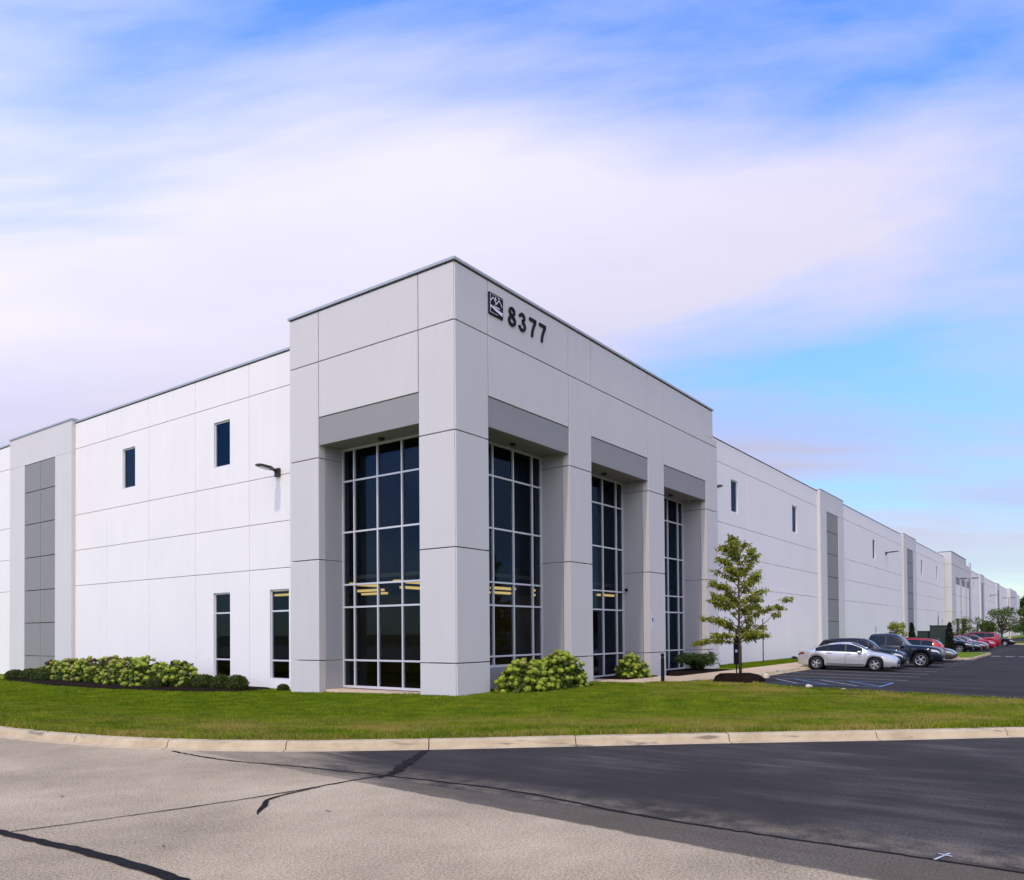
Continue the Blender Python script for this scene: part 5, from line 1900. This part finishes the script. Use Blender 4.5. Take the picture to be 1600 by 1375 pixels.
def make_car(kind, name, paint_mat, loc, rz, label, rim=None, group='cars parked along the long wall', trim=None, detail=True):
    S = CARS[kind]
    hl = S['L'] / 2
    W = S['W']
    xs_ = set(np.linspace(-hl, hl, 49).round(3))
    for a in S['ax']:
        for t in np.linspace(-1, 1, 17):
            xs_.add(round(a + S['arch'] * math.sin(t * pi / 2), 3))
    xs_ |= {round(-hl + d, 3) for d in (0.012, 0.035, 0.07)} | {round(hl - d, 3) for d in (0.012, 0.035, 0.07)}
    xs_ = sorted(xs_)

    def half_w(x):
        e = hl - abs(x)
        k = min(1.0, max(0.0, e / 0.75))
        base = 0.80 + 0.20 * (1 - (1 - k) ** 2.4)
        if e < 0.08:
            base *= 0.90 + 0.10 * math.sqrt(max(0.0, e / 0.08))
        return W * base

    def section(x):
        w = half_w(x)
        zt = smooth_interp(x, S['top'])
        zb = min(smooth_interp(x, S['belt']), zt - 0.01)
        lo = S['sill'] + (0.05 if abs(x) > hl - 0.3 else 0)
        for a in S['ax']:
            if abs(x - a) < S['arch']:
                lo = max(lo, S['R'] + math.sqrt(S['arch'] ** 2 - (x - a) ** 2) * 0.98)
        lo = min(lo, zb - 0.12)
        h = zt - zb
        kk = min(1.0, h / 0.5)
        wt = w * (0.90 - 0.235 * kk)
        span = zb - lo
        return [(w * 0.93, lo), (w * 0.985, lo + min(0.07, span * 0.25)), (w * 1.0, lo + span * 0.5), (w * 0.995, lo + span * 0.80), (w * 0.965, zb - 0.012), (w * 0.945, zb + 0.012 * kk),
                (wt + 0.035 * kk, zb + h * 0.88), (wt * 0.90, zb + h * 0.975), (wt * 0.5, zt - 0.004 + 0.012), (0.0, zt + 0.018)]
    secs = [section(x) for x in xs_]
    nn = len(secs[0])
    vs_, fs_ = [], []
    row = 2 * nn - 1
    for x, s in zip(xs_, secs):
        left = [(x, -y, z) for y, z in s]
        right = [(x, y, z) for y, z in reversed(s[:-1])]
        vs_ += left + right
    for i in range(len(xs_) - 1):
        for k in range(row - 1):
            a = i * row + k
            fs_.append((a, a + 1, a + row + 1, a + row))
    fs_.append(tuple(range(row)))
    fs_.append(tuple(reversed(range((len(xs_) - 1) * row, len(xs_) * row))))
    t = empty(name, loc, rz, label, 'car', group)
    body = MB().add(vs_, fs_).build('body', paint_mat, t)
    body.data.polygons.foreach_set('use_smooth', [True] * len(body.data.polygons))
    body.data.set_sharp_from_angle(angle=R_(32))

    def surf(x, lv, off):
        """point on the near (-y) side at fractional section level lv, pushed out"""
        s = section(x)
        k = min(int(lv), nn - 2)
        u = lv - k
        y = s[k][0] + (s[k + 1][0] - s[k][0]) * u
        z = s[k][1] + (s[k + 1][1] - s[k][1]) * u
        dy, dz = s[k + 1][0] - s[k][0], s[k + 1][1] - s[k][1]
        l = math.hypot(dy, dz) or 1
        return (y + dz / l * off, z - dy / l * off)

    def side_patch(nm, x0, x1, l0, l1, mt, off=0.007, n=6, m_=3, sides=(-1, 1), parent=None, inset=0.0):
        for sd in sides:
            mb = MB()
            P_ = []
            for i in range(n + 1):
                x = x0 + (x1 - x0) * i / n
                for j in range(m_ + 1):
                    y, z = surf(x, l0 + (l1 - l0) * j / m_, off)
                    P_.append((x, y * sd, z))
            F_ = []
            for i in range(n):
                for j in range(m_):
                    a = i * (m_ + 1) + j
                    q = (a, a + 1, a + m_ + 2, a + m_ + 1)
                    F_.append(q if sd > 0 else q[::-1])
            mb.add(P_, F_)
            mb.build(nm, mt, parent or t, smooth=True, fix=False)

    def top_patch(nm, x0, x1, mt, off=0.008, n=6, l0=6.15):
        P_, F_ = [], []
        lv = [l0, 7, 8, 9]
        for i in range(n + 1):
            x = x0 + (x1 - x0) * i / n
            rowp = []
            for l in lv:
                y, z = surf(x, min(l, 8.999), off)
                rowp.append((x, y if l < 9 else 0.0, z))
            P_ += [(x, -y, z) for x, y, z in rowp] + [(x, y, z) for x, y, z in reversed(rowp[:-1])]
        r = 7
        for i in range(n):
            for k in range(r - 1):
                a = i * r + k
                F_.append((a, a + 1, a + r + 1, a + r))
        dx = (x1 - x0)
        return MB().add(P_, F_).build(nm, mt, t, smooth=True)

    side_patch('window_surround', S['side'][0][0] - 0.015, S['side'][-1][1] + 0.02, 5.06, 5.96, M_TRIM, 0.004, 14)
    for (x0, x1) in S['side']:
        side_patch('side_window', x0, x1, 5.12, 5.93, M_CARGLASS)
    top_patch('windscreen', *S['ws'], M_CARGLASS)
    top_patch('rear_window', *S['rw'], M_CARGLASS)
    # lamps follow the body surface
    side_patch('headlamp', hl - 0.50, hl - 0.09, 3.0, 3.98, M_HEADL, 0.008)
    side_patch('tail_lamp', -hl + 0.03, -hl + 0.36, 3.05, 4.0, M_TAILL, 0.008)
    # nose: grille, lower intake, plate
    wn_ = half_w(hl - 0.01)
    zn = S['belt'][-1][1]
    MB().cbox(hl - 0.10, hl + 0.014, -wn_ * 0.62, wn_ * 0.62, zn - 0.16, zn - 0.015, 0.012).build('grille', trim or M_TRIM, t)
    MB().cbox(hl - 0.10, hl + 0.010, -wn_ * 0.75, wn_ * 0.75, S['sill'] + 0.07, S['sill'] + 0.15, 0.01).build('lower_intake', M_TRIM, t)
    MB().cbox(hl + 0.0, hl + 0.022, -0.16, 0.16, zn - 0.26, zn - 0.17, 0.003).build('number_plate', M_PLATE, t)
    # underside and wheel wells
    MB().cbox(-hl + 0.25, hl - 0.25, -W * 0.66, W * 0.66, S['sill'] - 0.03, S['sill'] + 0.42, 0.03).build('underbody', M_UNDER, t)
    for a in S['ax']:
        MB().cbox(a - S['arch'] - 0.02, a + S['arch'] + 0.02, -W * 0.70, W * 0.70, S['sill'] - 0.02, S['R'] + S['arch'] + 0.015, 0.03).build('wheel_well', M_UNDER, t)
    # sill strip and door handles, mirror
    side_patch('sill_trim', S['ax'][0] + S['arch'] + 0.03, S['ax'][1] - S['arch'] - 0.03, 0.05, 0.9, M_TRIM if kind in ('crossover', 'pickup') else (trim or M_CHROME if kind == 'sedan' else M_TRIM), 0.004, 4, 1) if kind != 'sedan' else side_patch('sill_trim', S['ax'][0] + S['arch'] + 0.1, S['ax'][1] - S['arch'] - 0.1, 1.05, 1.25, M_CHROME, 0.005, 4, 1)
    if detail:
        for xh in [w[0] + 0.12 for w in S['side'][-2:]]:
            for sd in (-1, 1):
                y, z = surf(xh, 3.6, 0.0)
                MB().cbox(xh - 0.09, xh + 0.09, sd * y - 0.028, sd * y + 0.028, z - 0.014, z + 0.014, 0.006).build('door_handle', M_CHROME if kind == 'sedan' else paint_mat, t)
        cuts = [S['side'][-1][1] + 0.12, S['side'][-1][0] - 0.03] + ([S['side'][-2][0] - 0.02] if len(S['side']) > 1 else [])
        for xc in cuts:
            side_patch('door_seam', xc - 0.006, xc + 0.006, 0.6, 4.9, M_TRIM, 0.003, 1, 8)
    for sd in (-1, 1):
        y, z = surf(S['mirror'], 5.0, 0.0)
        mb = MB()
        c = Vector((S['mirror'] + 0.05, sd * (y + 0.13), z + 0.06))
        rs = []
        for u, k in ((-0.10, 0.75), (-0.05, 1.0), (0.05, 0.9), (0.10, 0.45)):
            rs.append([(c.x + u, c.y + 0.105 * k * math.cos(q), c.z + 0.068 * k * math.sin(q)) for q in np.linspace(0, 2 * pi, 10, endpoint=False)])
        mb.rings(rs)
        mb.tube([(S['mirror'] + 0.05, sd * (y - 0.02), z + 0.01), (c.x, c.y, c.z - 0.03)], 0.025, 6)
        mb.build('mirror', paint_mat, t, smooth=False)
    if kind in ('crossover', 'hatch'):
        for sd in (-1, 1):
            mb = MB()
            pts = []
            for x in np.linspace(-1.6, 0.0, 7):
                y, z = surf(x, 6.7, 0.03)
                pts.append((x, sd * y, z))
            mb.tube(pts, 0.016, 5)
            mb.build('roof_rail', M_TRIM, t)
    # wheels
    R = S['R']
    rimm = rim or M_RIM
    tyre = MB()
    prof = [(-0.11, R * 0.66), (-0.115, R * 0.86), (-0.095, R * 0.97), (-0.05, R), (0.05, R), (0.095, R * 0.97), (0.115, R * 0.86), (0.11, R * 0.66)]
    nseg = 24
    tyre.rings([[(r * math.cos(q), y, r * math.sin(q)) for y, r in prof] for q in np.linspace(0, 2 * pi, nseg, endpoint=False)], cap=False)
    k0 = (nseg - 1) * len(prof)
    tyre.f += [(k0 + i, k0 + (i + 1) % 8, (i + 1) % 8, i) for i in range(8)]
    tyre_me = tyre.mesh('tyre', smooth=True)
    rimb = MB()
    rr = R * 0.67
    ring = [(0.105, rr), (0.118, rr * 0.95), (0.10, rr * 0.88), (0.02, rr * 0.86)]
    for k, q in enumerate(np.linspace(0, 2 * pi, nseg, endpoint=False)):
        rimb.v += [(r * math.cos(q), y, r * math.sin(q)) for y, r in ring]
    for k in range(nseg):
        j = (k + 1) % nseg
        for i in range(3):
            rimb.f.append((k * 4 + i, k * 4 + i + 1, j * 4 + i + 1, j * 4 + i))
    for s in range(5):
        q = 2 * pi * s / 5 + 0.3
        for dq in (-0.17, 0.17):
            u = Vector((math.cos(q + dq), 0, math.sin(q + dq)))
            p_ = Vector((-u.z, 0, u.x))
            a0_, a1_ = u * R * 0.10, u * rr * 0.93
            vv = [a0_ - p_ * 0.024, a0_ + p_ * 0.024, a1_ + p_ * 0.017, a1_ - p_ * 0.017]
            rimb.add([(v.x, 0.10, v.z) for v in vv] + [(v.x, 0.06, v.z) for v in vv], [(0, 1, 2, 3), (0, 4, 5, 1), (1, 5, 6, 2), (2, 6, 7, 3), (3, 7, 4, 0)])
    rimb.rings([[(R * 0.17 * f * math.cos(q), y, R * 0.17 * f * math.sin(q)) for q in np.linspace(0, 2 * pi, 10, endpoint=False)] for f, y in ((1, 0.05), (1, 0.105), (0.6, 0.115))])
    rim_me = rimb.mesh('rim')
    disc = MB().rings([[(rr * 0.87 * math.cos(q), y, rr * 0.87 * math.sin(q)) for q in np.linspace(0, 2 * pi, 20, endpoint=False)] for y in (0.0, 0.02)])
    disc_me = disc.mesh('brake_disc')
    for a in S['ax']:
        for sd in (-1, 1):
            wt = link_mesh('tyre', tyre_me, M_TYRE, t)
            wt.name = 'wheel'
            wt.location = (a, sd * (half_w(a) - 0.125), R)
            wt.rotation_euler = (0, random.uniform(0, 1), 0 if sd > 0 else pi)
            link_mesh('rim', rim_me, rimm, wt)
            link_mesh('brake_disc', disc_me, M_UNDER, wt)
    return t


NOSE = -pi / 2        # nose towards the driving lane


def park(kind, paint_mat, x_near, y_end, label, rz=0.0, size=0.93, nose_in=False, **kw):
    """y_end: the end of the car that faces the driving lane"""
    S = CARS[kind]
    yc = y_end + S['L'] / 2 * size
    o = make_car(kind, 'parked_car' if kind != 'pickup' else 'pickup_truck', paint_mat, (x_near + S['W'] * size, yc, lot_z(yc)), NOSE, label, **kw)
    tilt = math.atan(0.0145) * 0.9
    o.rotation_euler = (0, -tilt if nose_in else tilt, NOSE + rz + (pi if nose_in else 0))
    o.scale = (size, size, size)
    return o


P_SILVER = paint('silver', (0.50, 0.50, 0.50), 0.35, 0.28)
P_CHAR = paint('charcoal', (0.008, 0.011, 0.015), 0.0, 0.3)
P_NAVY = paint('navy', (0.006, 0.010, 0.020), 0.0, 0.3)
P_RED = paint('red', (0.46, 0.004, 0.012), 0.0, 0.4)
P_TAN = paint('bronze', (0.085, 0.068, 0.060), 0.3, 0.3)
P_BLACK = paint('black', (0.010, 0.010, 0.013), 0.2, 0.25)
P_MAROON = paint('maroon', (0.09, 0.010, 0.018), 0.3, 0.3)
P_CRIM = paint('crimson', (0.30, 0.003, 0.022), 0.0, 0.4)
P_PALE = paint('mid_grey', (0.16, 0.16, 0.18), 0.3, 0.3)
park('sedan', P_SILVER, 22.55, -7.32, 'silver sedan parked first in the row, nearest the viewer', rz=R_(3), size=0.915)
park('crossover', P_CHAR, 25.3, -7.25, 'charcoal crossover between the silver sedan and the dark pickup', size=0.90)
park('pickup', P_NAVY, 28.05, -8.50, 'dark navy crew-cab pickup with bright alloy wheels', size=0.915)
park('hatch', P_RED, 33.0, -7.85, 'bright red hatchback backed out beyond the pickup hood', nose_in=True, size=0.95)
park('sedan', P_TAN, 36.2, -8.15, 'bronze-brown sedan next to the grassy island', size=0.9)
park('crossover', P_BLACK, 56.3, -7.05, 'black crossover just beyond the grassy island', detail=False)
park('sedan', P_BLACK, 59.4, -7.35, 'black sedan second beyond the island', detail=False, size=0.9)
park('sedan', P_MAROON, 62.4, -7.5, 'dark maroon sedan third beyond the island', detail=False, size=0.9)
park('sedan', P_PALE, 65.8, -7.35, 'mid grey sedan between the dark maroon and the crimson cars', detail=False, size=0.9)
park('hatch', P_CRIM, 69.2, -7.6, 'crimson hatchback right of the mid grey sedan', detail=False)
park('crossover', P_CRIM, 76.0, -7.5, 'tall crimson crossover near the far end of the row', detail=False, nose_in=True, size=1.0)
park('sedan', P_BLACK, 88.0, -8.1, 'last dark sedan at the far right end of the row', detail=False, size=0.95)
